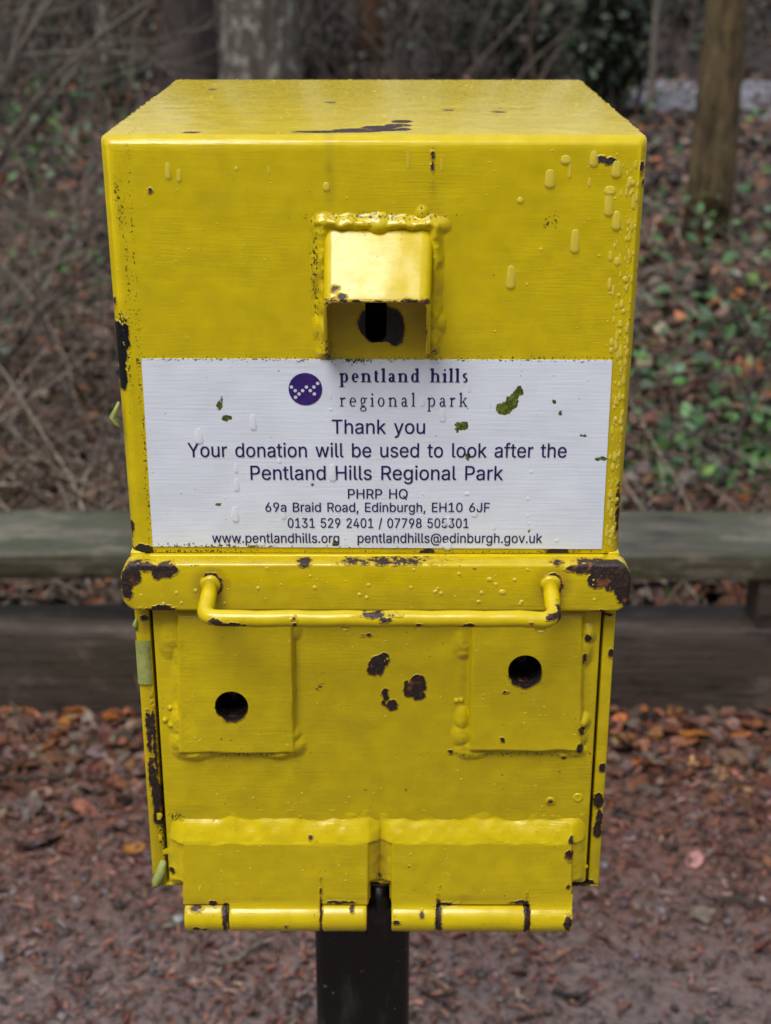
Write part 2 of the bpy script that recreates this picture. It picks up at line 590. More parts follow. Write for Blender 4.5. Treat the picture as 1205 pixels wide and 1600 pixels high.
LO_CHIPS = [chip(589, 1041, 12, 15, DR), chip(600, 1030, 9, 10, DR), chip(582, 1047, 7, 7, DR), chip(652, 1071, 13, 16, DR), chip(641, 1080, 10, 9, DR), chip(655, 1086, 9, 8, DR), chip(636, 1070, 4, 6, DR), chip(602, 1087, 5, 10, DR), chip(613, 1102, 9, 8, DR), chip(600, 1098, 4, 5, DR), chip(574, 992, 6, 2, DR),
            chip(919, 996, 6, 7, DR), chip(913, 1022, 4, 9, DR), chip(908, 1137, 7, 8, DR), chip(905, 1165, 5, 7, DR), chip(880, 1183, 3, 3, DR), chip(705, 1175, 3, 3, DR),
            chip(784, 1150, 2.5, 2.5, DR), chip(790, 1077, 4, 2.5, DR), chip(889, 1334, 6, 9, -.008), chip(891, 1311, 4, 5, -.008), chip(887, 1383, 4, 5, -.008),
            chip(486, 1309, 3, 3, -.008), chip(269, 1358, 4, 4, DR), chip(306, 1416, 9, 3, -.009), chip(332, 1410, 8, 4, -.009), chip(310, 1443, 5, 3, -.01), chip(322, 1445, 6, 4, -.01), chip(353, 1432, 4, 20, -.011),
            chip(448, 1440, 3, 3.5, -.011), chip(532, 1408, 18, 2.5, -.009), chip(551, 1418, 3, 3, -.011), chip(685, 1428, 4, 26, -.011), chip(695, 1411, 14, 3, -.009), chip(823, 1428, 4.5, 24, -.011),
            chip(812, 1408, 14, 3, -.009), chip(886, 1436, 7, 12, -.011), chip(659, 1425, 3, 4, -.011), chip(618, 1434, 6, 2, -.011), chip(502, 1428, 1.6, 24, -.011),
            chip(820, 1047, 28, 25, DR), chip(363, 1101, 26.5, 23, DR)]
LO_STAIN = [chip(593, 1346, 16, 46, -.004), chip(594, 1366, 14, 16, -.004), chip(360, 1404, 80, 3, -.01), chip(540, 1404, 45, 4, -.01), chip(755, 1404, 80, 4, -.01), chip(320, 1412, 34, 8, -.01), chip(463, 1060, 3, 70, DR), chip(725, 1060, 2, 60, DR)]
LO_MOULD = [chip(594, 1368, 8, 8, -.004), chip(500, 1074, 7, 6, DR), chip(275, 1275, 14, 5, DR), chip(395, 1178, 50, 2, DR), chip(800, 1178, 60, 1.5, DR), chip(920, 1380, 20, 4, DR)]
M_LO = paint('yellow_paint_door', LO_CHIPS, LO_MOULD, LO_STAIN, 0.6)
FR_CHIPS = [chip(935, 1253, 8, 12), chip(937, 1276, 5, 12), chip(933, 1298, 6, 11), chip(941, 1200, 5, 6), chip(955, 1022, 4, 7), chip(950, 960, 8, 2), chip(233, 1146, 4.5, 28), chip(238, 1210, 6, 22),
            chip(245, 1245, 7, 30), chip(248, 1278, 8, 12), chip(910, 1380, 20, 5), chip(592, 1386, 22, 9), chip(225, 965, 6, 3), chip(243, 1170, 3, 60)]
M_FR = paint('yellow_paint_cabinet', FR_CHIPS, [chip(245, 1375, 10, 12), chip(250, 1270, 6, 60)], [chip(240, 1180, 5, 120), chip(228, 975, 10, 20)], 0.6)
M_HA = paint('yellow_paint_handle', [chip(337, 967, 12, 6, -.047), chip(358, 972, 20, 3, -.047), chip(602, 963, 9, 4, -.047), chip(588, 958, 20, 2, -.047), chip(655, 972, 5, 4, -.047), chip(731, 974, 12, 5, -.047),
             chip(460, 972, 4, 4, -.047), chip(460, 962, 3, 2, -.047), chip(872, 956, 5, 10, -.04), chip(862, 962, 9, 4, -.047), chip(830, 968, 3, 2, -.047)], (), [chip(329, 914, 14, 14, FL), chip(861, 914, 14, 14, FL)], 0.4, 0.3)

# --- upper box: rolled front edge and front corners, sharper sheet edges behind
bm = bmesh.new()
bm_box(bm, -WB / 2, WB / 2, 0, DB, Z_MID, Z_TOP)
bmesh.ops.recalc_face_normals(bm, faces=bm.faces)


def edges_where(test):
    return [e for e in bm.edges if test(e.verts[0].co, e.verts[1].co)]


roll = edges_where(lambda a, b: a.y < 1e-6 and b.y < 1e-6 and not (a.z < Z_MID + 1e-6 and b.z < Z_MID + 1e-6))
bmesh.ops.bevel(bm, geom=roll, offset=0.0085, segments=7, profile=0.5, affect='EDGES')
rest = [e for e in bm.edges if len(e.link_faces) == 2 and e.calc_face_angle(0) > R(60) and min(v.co.z for v in e.verts) > Z_MID + 0.001]
bmesh.ops.bevel(bm, geom=rest, offset=0.0034, segments=3, profile=0.5, affect='EDGES')
for v in bm.verts:                                     # the folded sheet flares slightly towards the roof
    v.co.x *= 0.9985 + 0.016 * (v.co.z - Z_MID) / (Z_TOP - Z_MID)
me = bm_mesh('upper_box', bm)
slot = bmesh.new()
s_top, s_bot = P(588, 472), P(588, 535)
rad = (P(604, 500)[0] - P(571, 500)[0]) / 2
sx = P(587.5, 500)[0]
ring = [(sx - rad, s_top[2] + .012), (sx + rad, s_top[2] + .012)] + \
       [(sx + rad * math.cos(a), s_bot[2] + rad + rad * math.sin(a)) for a in np.linspace(0, -math.pi, 13)]
fa = [slot.verts.new((x, -0.004, z)) for x, z in ring]
fb = [slot.verts.new((x, 0.030, z)) for x, z in ring]
slot.faces.new(fa)
slot.faces.new(fb[::-1])
for i in range(len(ring)):
    j = (i + 1) % len(ring)
    slot.faces.new((fa[j], fa[i], fb[i], fb[j]))
cm = bm_mesh('slot_cut', slot)
cm.materials.append(M_DARK)
me.materials.append(M_UP)
me.materials.append(M_DARK)
cm.materials.clear()
cm.materials.append(M_DARK)
me2 = boolean_cut(me, [cm])
o = bpy.data.objects.new('upper_box', me2)
col.objects.link(o)
o.parent = box
o.location = -BASE
if M_DARK.name not in [m.name for m in me2.materials if m]:
    me2.materials.append(M_DARK)
smooth_by_angle(o, 40)


# --- height-field patches: welded plates and beads lying on a painted face
def patch(name, px0, px1, py0, py1, Y, hfun, mat, parent, step=0.0007, eps=0.00012, holes=()):
    a, b = P(px0, py1, Y), P(px1, py0, Y)
    xm0, xm1 = min(P(px0, py0, Y)[0], a[0]), max(P(px1, py1, Y)[0], b[0])
    nx = int((xm1 - xm0) / step) + 1
    nz = int((b[2] - a[2]) / step) + 1
    xs = np.linspace(xm0, xm1, nx)
    zs = np.linspace(a[2], b[2], nz)
    X, Zg = np.meshgrid(xs, zs)
    for hx, hz, hr in holes:                            # snap the grid to the rim of each drilled hole
        dx, dz = X - hx, Zg - hz
        rr = np.hypot(dx, dz) + 1e-9
        k = np.abs(rr - hr) < step * 0.72
        X = np.where(k, hx + dx / rr * hr, X)
        Zg = np.where(k, hz + dz / rr * hr, Zg)
    # photograph coordinates of each point, so plate outlines can be given as measured
    d = np.stack([X - CAM[0], np.full_like(X, Y - CAM[1]), Zg - CAM[2]], -1)
    t = d @ _F
    PX = 602.5 + F_PX * (d @ _R) / t
    PY = 800 - F_PX * (d @ _U) / t
    H = hfun(PX, PY, X, Zg)
    V = np.stack([X, Y - H, Zg], -1).reshape(-1, 3)
    idx = np.arange(nx * nz).reshape(nz, nx)
    q = np.stack([idx[:-1, :-1], idx[:-1, 1:], idx[1:, 1:], idx[1:, :-1]], -1).reshape(-1, 4)
    keep = (H.ravel()[q] > eps).any(1)
    for hx, hz, hr in holes:
        rr = np.hypot(V[:, 0] - hx, V[:, 2] - hz)
        keep &= ~((rr[q] < hr + 1e-5).all(1))
    q = q[keep]
    # thin skirt back to the face behind
    e = np.concatenate([q[:, [0, 1]], q[:, [1, 2]], q[:, [2, 3]], q[:, [3, 0]]])
    es = np.sort(e, 1)
    key = es[:, 0].astype(np.int64) * (nx * nz) + es[:, 1]
    u, inv, cnt = np.unique(key, return_inverse=True, return_counts=True)
    be = e[cnt[inv] == 1]
    used = np.unique(be)
    mp = -np.ones(nx * nz, dtype=np.int64)
    mp[used] = np.arange(len(used)) + nx * nz
    V2 = V[used].copy()
    V2[:, 1] = np.maximum(Y + 0.0005, V2[:, 1] + 0.0005)
    sk = np.stack([be[:, 1], be[:, 0], mp[be[:, 0]], mp[be[:, 1]]], -1)
    V = np.vstack([V, V2])
    f = np.vstack([q, sk])
    un, inv = np.unique(f, return_inverse=True)
    o = link(name, np_mesh(name, V[un], inv.reshape(f.shape)), mat, parent)
    smooth_by_angle(o, 50)
    return o


def gauss(PX, PY, blobs, scale=0.001):
    h = np.zeros_like(PX)
    for x, y, sx_, sy_, a in blobs:
        d = ((PX - x) / sx_) ** 2 + ((PY - y) / sy_) ** 2
        h = np.maximum(h, a * scale * np.clip(1 - d / 2.2, 0, 1) ** 1.2 * (d < 2.2))
    return h


def smax(a, b, k=0.0008):
    t = np.clip(0.5 + 0.5 * (a - b) / k, 0, 1)
    return b * (1 - t) + a * t + k * t * (1 - t)


def seg_d(PX, PY, x0, y0, x1, y1):
    vx, vy = x1 - x0, y1 - y0
    t = np.clip(((PX - x0) * vx + (PY - y0) * vy) / (vx * vx + vy * vy), 0, 1)
    return np.hypot(PX - x0 - t * vx, PY - y0 - t * vy)


# --- coin chute: sloping rounded hood, open below
YF, YFB = -0.030, -0.016


def u_prof(xl, xr, zt, zl, r, n=7):
    pts = [(xl, zl), (xl, zl + (zt - r - zl) * 0.5)]
    pts += [(xl + r - r * math.cos(a), zt - r + r * math.sin(a)) for a in np.linspace(0, math.pi / 2, n)]
    pts += [(xr - r + r * math.sin(a), zt - r + r * math.cos(a)) for a in np.linspace(0, math.pi / 2, n)]
    pts += [(xr, zl + (zt - r - zl) * 0.5), (xr, zl)]
    return pts


fl_, fr_ = P(504.5, 500, YF)[0], P(672.5, 500, YF)[0]
ftz = P(588, 468, YF)[2]
fbz = P(588, 553, YFB)[2]
bl_, br_ = P(507, 352)[0], P(677, 352)[0]
btz, bbz = P(588, 346)[2], P(588, 556)[2]
TH = 0.0021
prof = []
for (xl, xr, zt, zl, yt, yb, r) in ((bl_, br_, btz, bbz, 0.002, 0.002, .0065), (fl_, fr_, ftz, fbz, YF, YFB, .0065),
                                    (fl_ + TH, fr_ - TH, ftz - TH, fbz, YF, YFB, .0045), (bl_ + TH, br_ - TH, btz - TH, bbz, 0.002, 0.002, .0045)):
    pr = u_prof(xl, xr, zt, zl, r)
    prof.append([(x, yt + (yb - yt) * (zt - z) / (zt - zl), z) for x, z in pr])
g = Geo()
rings = []
for a, b, k in ((0, 1, 10), (1, 2, 1), (2, 3, 4)):
    for i in range(k + (1 if (a, b) == (2, 3) else 0)):
        t = i / k
        rings.append((1 - t) * np.array(prof[a]) + t * np.array(prof[b]))
nr = len(rings[0])
fs = [(i * nr + j, i * nr + j + 1, (i + 1) * nr + j + 1, (i + 1) * nr + j) for i in range(len(rings) - 1) for j in range(nr - 1)]
g.add(np.vstack(rings), fs)
M_CH = paint('yellow_paint_chute', [chip(522, 454, 6, 4.5, YF), chip(534, 465, 4, 2, YF), chip(585, 471, 60, 1.6, YF), chip(600, 474, 90, 1.2, YF), chip(664, 520, 2, 9, -.02), chip(636, 469, 5, 2, YF)],
             [chip(512, 545, 4, 16, -.018)], [chip(590, 470, 84, 4, YF)], 0.2, 0.5)
o = link('coin_chute', g.mesh('coin_chute'), M_CH, box)
smooth_by_angle(o, 50)
bv = o.modifiers.new('rim', 'BEVEL')
bv.width = 0.0006
bv.segments = 2
bv.limit_method = 'ANGLE'


def weld_h(PX, PY, X, Z):
    wob = (vnoise(PX / 14, PY / 14, 0, 3) - 0.5) * 7
    d = np.minimum.reduce([seg_d(PX, PY, 503 + wob * .4, 355, 507 + wob * .4, 548) * 1.0, seg_d(PX, PY, 500, 348 + wob, 680, 350 + wob), seg_d(PX, PY, 680 + wob * .4, 355, 676 + wob * .4, 540)])
    wd = 12 + 5 * vnoise(PX / 20, PY / 20, 0, 5)
    h = 0.0036 * np.clip(1 - (d / wd) ** 2, 0, 1) ** 1.8 * 1.15 * (0.66 + 0.6 * vnoise(PX / 19, PY / 19, 0, 9) + 0.20 * vnoise(PX / 5.5, PY / 5.5, 0, 19))
    h = np.maximum(h, gauss(PX, PY, [(507, 351, 16, 14, 2.2), (592, 352, 17, 14, 5.6), (660, 335, 8, 10, 1.8), (684, 352, 15, 10, 2.0), (497, 420, 8, 26, 3.0), (684, 505, 9, 14, 3.2), (498, 510, 7, 16, 2.8)]))
    inside = (PX > 515) & (PX < 668) & (PY > 366)
    return np.where(inside, 0, h)


patch('weld_bead', 470, 715, 316, 570, -0.0002, weld_h, M_UP, box)

# --- notice sticker with its lettering and emblem
LT = -0.0007
bm = bmesh.new()
cs = [P(221, 560.5, LT), P(957, 563, LT), P(940.5, 858, LT), P(239, 854, LT)]
front = [bm.verts.new(c) for c in cs]
back = [bm.verts.new((c[0], 0.0004, c[2])) for c in cs]
bm.faces.new(front)
for i in range(4):
    j = (i + 1) % 4
    bm.faces.new((front[j], front[i], back[i], back[j]))
label = link('notice_label', bm_mesh('notice_label', bm), label_mat(), box, smooth=False)
label['label'] = 'white printed notice sticker'

INK_Y = LT - 0.0003


# sans serif letters as width, points and triangles
GLYPHS = {
    ',': (94, [([19, -60, 34, 36, 68, 36, 42, -60], [1, 0, 3, 3, 2, 1])]),
    '.': (94, [([48, -2, 39, -1, 31, 4, 26, 12, 25, 20, 26, 29, 31, 37, 39, 42, 48, 43, 56, 42, 64, 37, 69, 29, 71, 20, 69, 12, 64, 4, 56, -1], [4, 3, 2, 4, 2, 1, 1, 0, 4, 5, 4, 6, 12, 11,
        13, 13, 11, 8, 11, 10, 8, 9, 8, 10, 15, 14, 0, 14, 13, 0, 13, 8, 0, 4, 0, 8, 6, 4, 8, 7, 6, 8])]),
    '/': (125, [([117, 266, 36, -38, 7, -38, 89, 266], [0, 3, 1, 2, 1, 3])]),
    '0': (227, [([113, -3, 87, 0, 65, 12, 47, 31, 34, 57, 27, 89, 24, 127, 27, 165, 35, 197, 48, 223, 65, 242, 87, 254, 113, 258, 139, 254, 161, 242, 179, 223, 192, 197, 200, 165, 203, 127,
        200, 89, 192, 57, 179, 31, 162, 12, 140, 0, 113, 25, 131, 28, 145, 37, 157, 52, 165, 72, 170, 97, 172, 127, 170, 157, 165, 182, 157, 203, 145, 218, 131, 227, 113, 230, 96, 227, 82,
        218, 70, 203, 62, 182, 56, 157, 55, 127, 56, 97, 62, 72, 70, 52, 82, 37, 96, 28], [5, 4, 44, 44, 43, 5, 6, 5, 43, 43, 42, 6, 42, 41, 6, 7, 6, 41, 41, 40, 7, 8, 7, 40, 47, 1, 0, 0,
        24, 47, 1, 47, 2, 46, 2, 47, 10, 38, 37, 37, 11, 10, 2, 46, 3, 46, 45, 3, 4, 3, 45, 44, 4, 45, 8, 40, 39, 9, 8, 39, 39, 38, 9, 38, 10, 9, 35, 13, 36, 12, 36, 13, 25, 23, 22, 22, 26,
        25, 34, 14, 35, 13, 35, 14, 20, 19, 28, 29, 28, 19, 19, 18, 29, 30, 29, 18, 31, 30, 18, 18, 17, 31, 32, 31, 17, 17, 16, 32, 26, 22, 21, 27, 26, 21, 21, 20, 27, 20, 28, 27, 32, 16,
        33, 16, 15, 33, 34, 33, 15, 14, 34, 15, 23, 25, 0, 24, 0, 25, 11, 37, 36, 36, 12, 11])]),
    '1': (227, [([38, 0, 38, 27, 195, 27, 195, 0, 138, 254, 138, 0, 106, 0, 106, 224, 105, 224, 43, 179, 43, 213, 99, 254, 138, 27, 106, 27], [11, 10, 8, 8, 10, 9, 3, 2, 5, 13, 12, 7, 1, 0,
        6, 11, 8, 7, 7, 4, 11, 12, 13, 6, 4, 7, 12, 5, 2, 12, 6, 5, 12, 1, 6, 13])]),
    '2': (227, [([32, 0, 32, 24, 117, 114, 141, 141, 155, 163, 160, 186, 159, 198, 154, 209, 146, 218, 137, 224, 112, 230, 98, 228, 86, 224, 77, 216, 69, 207, 65, 195, 64, 181, 33, 181, 35,
        202, 43, 221, 55, 237, 72, 248, 91, 255, 112, 258, 134, 255, 153, 248, 169, 237, 181, 223, 188, 205, 191, 186, 185, 159, 168, 129, 133, 90, 76, 30, 76, 28, 195, 28, 195, 0], [20, 19,
        14, 16, 15, 17, 18, 17, 15, 15, 14, 18, 14, 19, 18, 22, 12, 11, 11, 10, 22, 10, 23, 22, 21, 13, 12, 12, 22, 21, 1, 0, 34, 34, 33, 1, 20, 14, 13, 13, 21, 20, 2, 32, 3, 8, 25, 9, 24,
        9, 25, 30, 29, 5, 29, 28, 5, 6, 5, 28, 27, 6, 28, 3, 32, 31, 4, 3, 31, 31, 30, 4, 30, 5, 4, 6, 27, 7, 27, 26, 7, 8, 7, 26, 25, 8, 26, 34, 0, 36, 36, 35, 34, 32, 2, 33, 1, 33, 2, 9,
        24, 10, 23, 10, 24])]),
    '3': (227, [([109, -3, 87, -1, 66, 5, 49, 15, 35, 29, 26, 46, 22, 66, 55, 66, 57, 54, 63, 44, 72, 35, 83, 30, 109, 25, 138, 30, 149, 37, 157, 46, 163, 58, 165, 72, 163, 86, 158, 98, 150,
        109, 137, 117, 121, 122, 101, 124, 78, 124, 78, 150, 144, 224, 144, 226, 35, 226, 35, 254, 186, 254, 186, 230, 106, 139, 106, 144, 132, 144, 154, 138, 172, 127, 185, 111, 194, 93,
        196, 72, 194, 51, 185, 33, 172, 18, 154, 6, 133, -1, 110, 144], [2, 10, 3, 10, 9, 3, 3, 9, 4, 9, 8, 4, 5, 4, 8, 8, 7, 5, 6, 5, 7, 22, 34, 32, 0, 12, 1, 11, 1, 12, 22, 32, 23, 24, 23,
        32, 25, 24, 32, 32, 33, 25, 1, 11, 2, 10, 2, 11, 13, 44, 43, 43, 14, 13, 20, 35, 21, 16, 41, 40, 17, 16, 40, 40, 39, 17, 39, 38, 17, 18, 17, 38, 38, 37, 18, 14, 43, 42, 15, 14, 42,
        42, 41, 15, 41, 16, 15, 18, 37, 19, 37, 36, 19, 20, 19, 36, 35, 20, 36, 31, 26, 33, 27, 26, 31, 31, 30, 27, 12, 0, 44, 44, 13, 12, 34, 22, 21, 21, 35, 34, 25, 33, 26, 29, 28, 27, 27,
        30, 29, 32, 34, 45, 33, 32, 45, 31, 33, 45])]),
    '4': (227, [([20, 53, 20, 79, 123, 254, 155, 254, 54, 83, 54, 81, 207, 81, 207, 53, 141, 0, 141, 61, 141, 73, 141, 159, 171, 159, 171, 0, 141, 53, 141, 81, 171, 81, 171, 53], [1, 0, 5,
        1, 5, 4, 4, 2, 1, 5, 0, 9, 5, 9, 10, 16, 15, 10, 2, 4, 3, 15, 16, 11, 8, 13, 14, 9, 0, 14, 5, 10, 15, 12, 11, 16, 7, 6, 16, 17, 7, 16, 14, 17, 9, 17, 16, 10, 10, 9, 17, 17, 14,
        13])]),
    '5': (227, [([111, -3, 89, -1, 70, 6, 54, 16, 41, 30, 33, 47, 30, 65, 61, 65, 64, 54, 69, 44, 87, 30, 111, 25, 125, 27, 138, 32, 149, 41, 157, 52, 162, 66, 164, 81, 162, 97, 157, 111,
        148, 122, 137, 131, 124, 137, 109, 138, 84, 134, 64, 123, 34, 126, 48, 254, 183, 254, 183, 226, 75, 226, 67, 151, 68, 151, 89, 162, 115, 167, 131, 165, 147, 160, 161, 153, 172, 143,
        182, 130, 189, 116, 194, 99, 195, 82, 193, 58, 184, 38, 171, 21, 154, 8, 134, -1], [32, 31, 25, 4, 3, 9, 9, 8, 4, 5, 4, 8, 8, 7, 5, 6, 5, 7, 25, 31, 26, 27, 26, 31, 1, 10, 2, 11, 0,
        12, 22, 34, 23, 0, 11, 1, 10, 1, 11, 33, 24, 23, 23, 34, 33, 2, 10, 3, 9, 3, 10, 32, 25, 24, 24, 33, 32, 27, 31, 30, 13, 47, 46, 46, 14, 13, 21, 20, 37, 36, 21, 37, 42, 41, 17, 18,
        17, 41, 41, 40, 18, 14, 46, 45, 15, 14, 45, 45, 44, 15, 16, 15, 44, 44, 43, 16, 43, 42, 16, 42, 17, 16, 18, 40, 19, 40, 39, 19, 20, 19, 39, 39, 38, 20, 37, 20, 38, 12, 0, 47, 47, 13,
        12, 21, 36, 22, 36, 35, 22, 34, 22, 35, 29, 28, 30, 27, 30, 28])]),
    '6': (227, [([113, -3, 91, -1, 71, 7, 55, 20, 42, 37, 34, 58, 32, 81, 34, 100, 40, 119, 69, 170, 126, 254, 161, 254, 75, 131, 73, 131, 83, 144, 98, 153, 117, 157, 139, 155, 158, 147,
        173, 136, 185, 120, 192, 101, 194, 79, 192, 56, 184, 36, 171, 20, 155, 7, 135, -1, 113, 24, 127, 26, 139, 31, 149, 40, 157, 51, 162, 64, 164, 79, 162, 94, 157, 107, 149, 118, 139,
        126, 127, 131, 113, 133, 99, 131, 87, 126, 77, 118, 69, 107, 64, 94, 62, 79, 64, 64, 69, 51, 77, 40, 87, 31, 99, 26, 85, 145], [4, 3, 48, 48, 47, 4, 5, 4, 47, 47, 46, 5, 6, 5, 46,
        46, 45, 6, 7, 6, 45, 8, 7, 45, 45, 44, 8, 12, 13, 43, 13, 12, 14, 0, 28, 51, 0, 51, 1, 1, 51, 50, 12, 43, 42, 1, 50, 2, 50, 49, 2, 3, 2, 49, 48, 3, 49, 43, 13, 44, 8, 44, 13, 9, 8,
        13, 13, 14, 9, 16, 40, 39, 26, 31, 30, 26, 30, 27, 29, 27, 30, 38, 17, 39, 16, 39, 17, 23, 22, 33, 34, 33, 22, 35, 34, 22, 22, 21, 35, 21, 20, 35, 36, 35, 20, 20, 19, 36, 31, 26, 25,
        32, 31, 25, 25, 24, 32, 24, 23, 32, 23, 33, 32, 36, 19, 37, 19, 18, 37, 38, 37, 18, 17, 38, 18, 9, 14, 10, 27, 29, 0, 28, 0, 29, 15, 41, 40, 40, 16, 15, 42, 41, 15, 52, 12, 15, 12,
        42, 15, 14, 12, 52, 11, 10, 14, 11, 14, 52])]),
    '7': (227, [([48, 0, 162, 224, 162, 226, 31, 226, 31, 254, 195, 254, 195, 224, 82, 0], [0, 7, 1, 2, 1, 6, 6, 5, 2, 6, 1, 7, 4, 3, 2, 2, 5, 4])]),
    '8': (227, [([113, -3, 89, -1, 68, 6, 50, 17, 37, 31, 29, 48, 26, 68, 28, 83, 33, 98, 40, 110, 51, 121, 63, 128, 76, 132, 76, 133, 59, 141, 46, 154, 38, 171, 35, 190, 38, 209, 45, 225,
        57, 239, 73, 249, 92, 256, 113, 258, 134, 256, 153, 249, 169, 239, 181, 225, 188, 209, 191, 190, 188, 171, 180, 154, 167, 141, 150, 133, 150, 132, 164, 128, 176, 121, 186, 110, 194,
        98, 199, 83, 200, 68, 198, 48, 189, 31, 176, 17, 158, 6, 137, -1, 113, 25, 129, 26, 142, 30, 153, 37, 161, 46, 167, 57, 168, 69, 167, 83, 161, 94, 153, 104, 141, 111, 128, 116, 113,
        118, 98, 116, 85, 111, 73, 104, 65, 94, 59, 83, 58, 69, 59, 57, 64, 46, 73, 37, 84, 30, 97, 26, 113, 145, 137, 150, 146, 157, 154, 165, 158, 176, 160, 188, 158, 200, 154, 210, 147,
        218, 138, 225, 113, 230, 89, 225, 79, 218, 72, 210, 68, 200, 66, 188, 68, 176, 72, 165, 79, 157, 89, 150], [3, 66, 4, 66, 65, 4, 5, 4, 65, 6, 5, 65, 65, 64, 6, 7, 6, 64, 64, 63, 7,
        8, 7, 63, 63, 62, 8, 9, 8, 62, 62, 10, 9, 17, 16, 85, 0, 46, 69, 0, 69, 1, 68, 1, 69, 1, 68, 2, 67, 2, 68, 60, 59, 12, 13, 12, 59, 59, 89, 13, 88, 13, 89, 82, 81, 21, 81, 22, 21, 2,
        67, 3, 66, 3, 67, 10, 62, 61, 11, 10, 61, 61, 60, 11, 60, 12, 11, 13, 88, 14, 88, 87, 14, 15, 14, 87, 87, 86, 15, 16, 15, 86, 85, 16, 86, 17, 85, 84, 18, 17, 84, 84, 83, 18, 19, 18,
        83, 20, 19, 83, 83, 82, 20, 82, 21, 20, 45, 48, 47, 70, 57, 71, 79, 24, 80, 23, 80, 24, 48, 45, 44, 44, 49, 48, 55, 34, 56, 57, 56, 34, 34, 33, 57, 71, 57, 33, 33, 72, 71, 78, 25,
        79, 24, 79, 25, 50, 43, 42, 51, 50, 42, 42, 41, 51, 41, 40, 51, 52, 51, 40, 40, 39, 52, 53, 52, 39, 39, 38, 53, 38, 37, 53, 54, 53, 37, 37, 36, 54, 30, 29, 75, 76, 75, 29, 29, 28,
        76, 49, 44, 43, 43, 50, 49, 54, 36, 55, 36, 35, 55, 34, 55, 35, 72, 33, 32, 73, 72, 32, 32, 31, 73, 74, 73, 31, 31, 30, 74, 30, 75, 74, 76, 28, 77, 28, 27, 77, 27, 26, 77, 78, 77,
        26, 25, 78, 26, 45, 47, 0, 46, 0, 47, 57, 70, 58, 59, 58, 70, 89, 59, 70, 22, 81, 80, 80, 23, 22])]),
    '9': (227, [([113, 258, 135, 255, 155, 247, 171, 234, 184, 217, 192, 197, 194, 173, 192, 155, 186, 135, 158, 84, 100, 0, 65, 0, 151, 124, 154, 124, 144, 111, 128, 101, 109, 97, 87, 100,
        69, 107, 53, 119, 41, 134, 34, 154, 32, 176, 34, 198, 42, 218, 55, 235, 71, 247, 91, 255, 113, 230, 99, 228, 87, 223, 77, 215, 69, 204, 64, 191, 63, 176, 64, 161, 69, 148, 77, 137,
        87, 129, 99, 123, 113, 122, 127, 123, 139, 129, 149, 137, 157, 147, 162, 160, 164, 175, 162, 190, 157, 204, 150, 215, 139, 223, 127, 228, 140, 109], [20, 19, 36, 36, 35, 20, 21, 20,
        35, 22, 21, 35, 35, 34, 22, 34, 33, 22, 23, 22, 33, 24, 23, 33, 16, 40, 39, 27, 30, 29, 16, 39, 17, 38, 17, 39, 26, 31, 30, 30, 27, 26, 9, 14, 10, 17, 38, 18, 38, 37, 18, 19, 18, 37,
        36, 19, 37, 24, 33, 32, 25, 24, 32, 32, 31, 25, 31, 26, 25, 0, 28, 51, 51, 1, 0, 12, 13, 43, 13, 12, 14, 12, 43, 42, 1, 51, 50, 7, 6, 46, 6, 5, 46, 45, 44, 8, 8, 7, 45, 7, 46, 45,
        46, 5, 47, 5, 4, 47, 48, 47, 4, 4, 3, 48, 13, 14, 9, 9, 8, 13, 8, 44, 13, 43, 13, 44, 48, 3, 49, 3, 2, 49, 50, 49, 2, 1, 50, 2, 40, 16, 15, 15, 41, 40, 28, 0, 29, 27, 29, 0, 12, 42,
        41, 52, 12, 15, 41, 15, 12, 14, 12, 52, 11, 10, 14, 11, 14, 52])]),
    '@': (338, [([178, -68, 142, -65, 111, -57, 84, -44, 61, -26, 43, -4, 31, 23, 23, 54, 20, 90, 23, 124, 31, 155, 44, 182, 61, 204, 84, 222, 110, 235, 140, 243, 174, 246, 207, 243, 236,
        235, 261, 221, 281, 204, 297, 183, 308, 159, 315, 134, 318, 108, 316, 71, 307, 38, 300, 25, 289, 14, 276, 8, 258, 5, 238, 8, 220, 18, 214, 25, 211, 34, 210, 34, 204, 24, 194, 15,
        181, 8, 163, 6, 142, 9, 125, 18, 112, 31, 102, 48, 96, 69, 94, 91, 97, 113, 103, 132, 114, 149, 129, 161, 146, 169, 165, 172, 180, 170, 192, 166, 208, 153, 210, 153, 210, 167, 237,
        167, 237, 55, 238, 45, 242, 37, 249, 31, 259, 30, 270, 32, 278, 38, 284, 48, 288, 64, 291, 108, 289, 129, 283, 150, 274, 170, 261, 187, 245, 201, 225, 212, 201, 219, 174, 221, 146,
        219, 121, 212, 100, 201, 82, 186, 68, 167, 57, 144, 51, 118, 49, 89, 51, 59, 57, 33, 68, 10, 82, -8, 101, -23, 123, -34, 149, -40, 179, -43, 206, -40, 229, -34, 245, -29, 252, -53,
        232, -60, 205, -65, 165, 32, 180, 34, 191, 39, 200, 47, 206, 59, 211, 92, 210, 111, 206, 124, 199, 134, 190, 141, 165, 146, 152, 144, 141, 139, 133, 130, 126, 119, 121, 92, 125, 63,
        131, 50, 139, 41, 151, 35], [7, 6, 85, 85, 84, 7, 84, 83, 7, 8, 7, 83, 83, 82, 8, 9, 8, 82, 82, 81, 9, 10, 9, 81, 2, 88, 3, 87, 3, 88, 13, 79, 78, 78, 14, 13, 3, 87, 4, 87, 86, 4, 5,
        4, 86, 6, 5, 86, 85, 6, 86, 10, 81, 80, 11, 10, 80, 12, 11, 80, 80, 79, 12, 79, 13, 12, 42, 41, 116, 116, 115, 42, 111, 110, 48, 110, 49, 48, 39, 117, 40, 0, 91, 90, 117, 39, 98, 50,
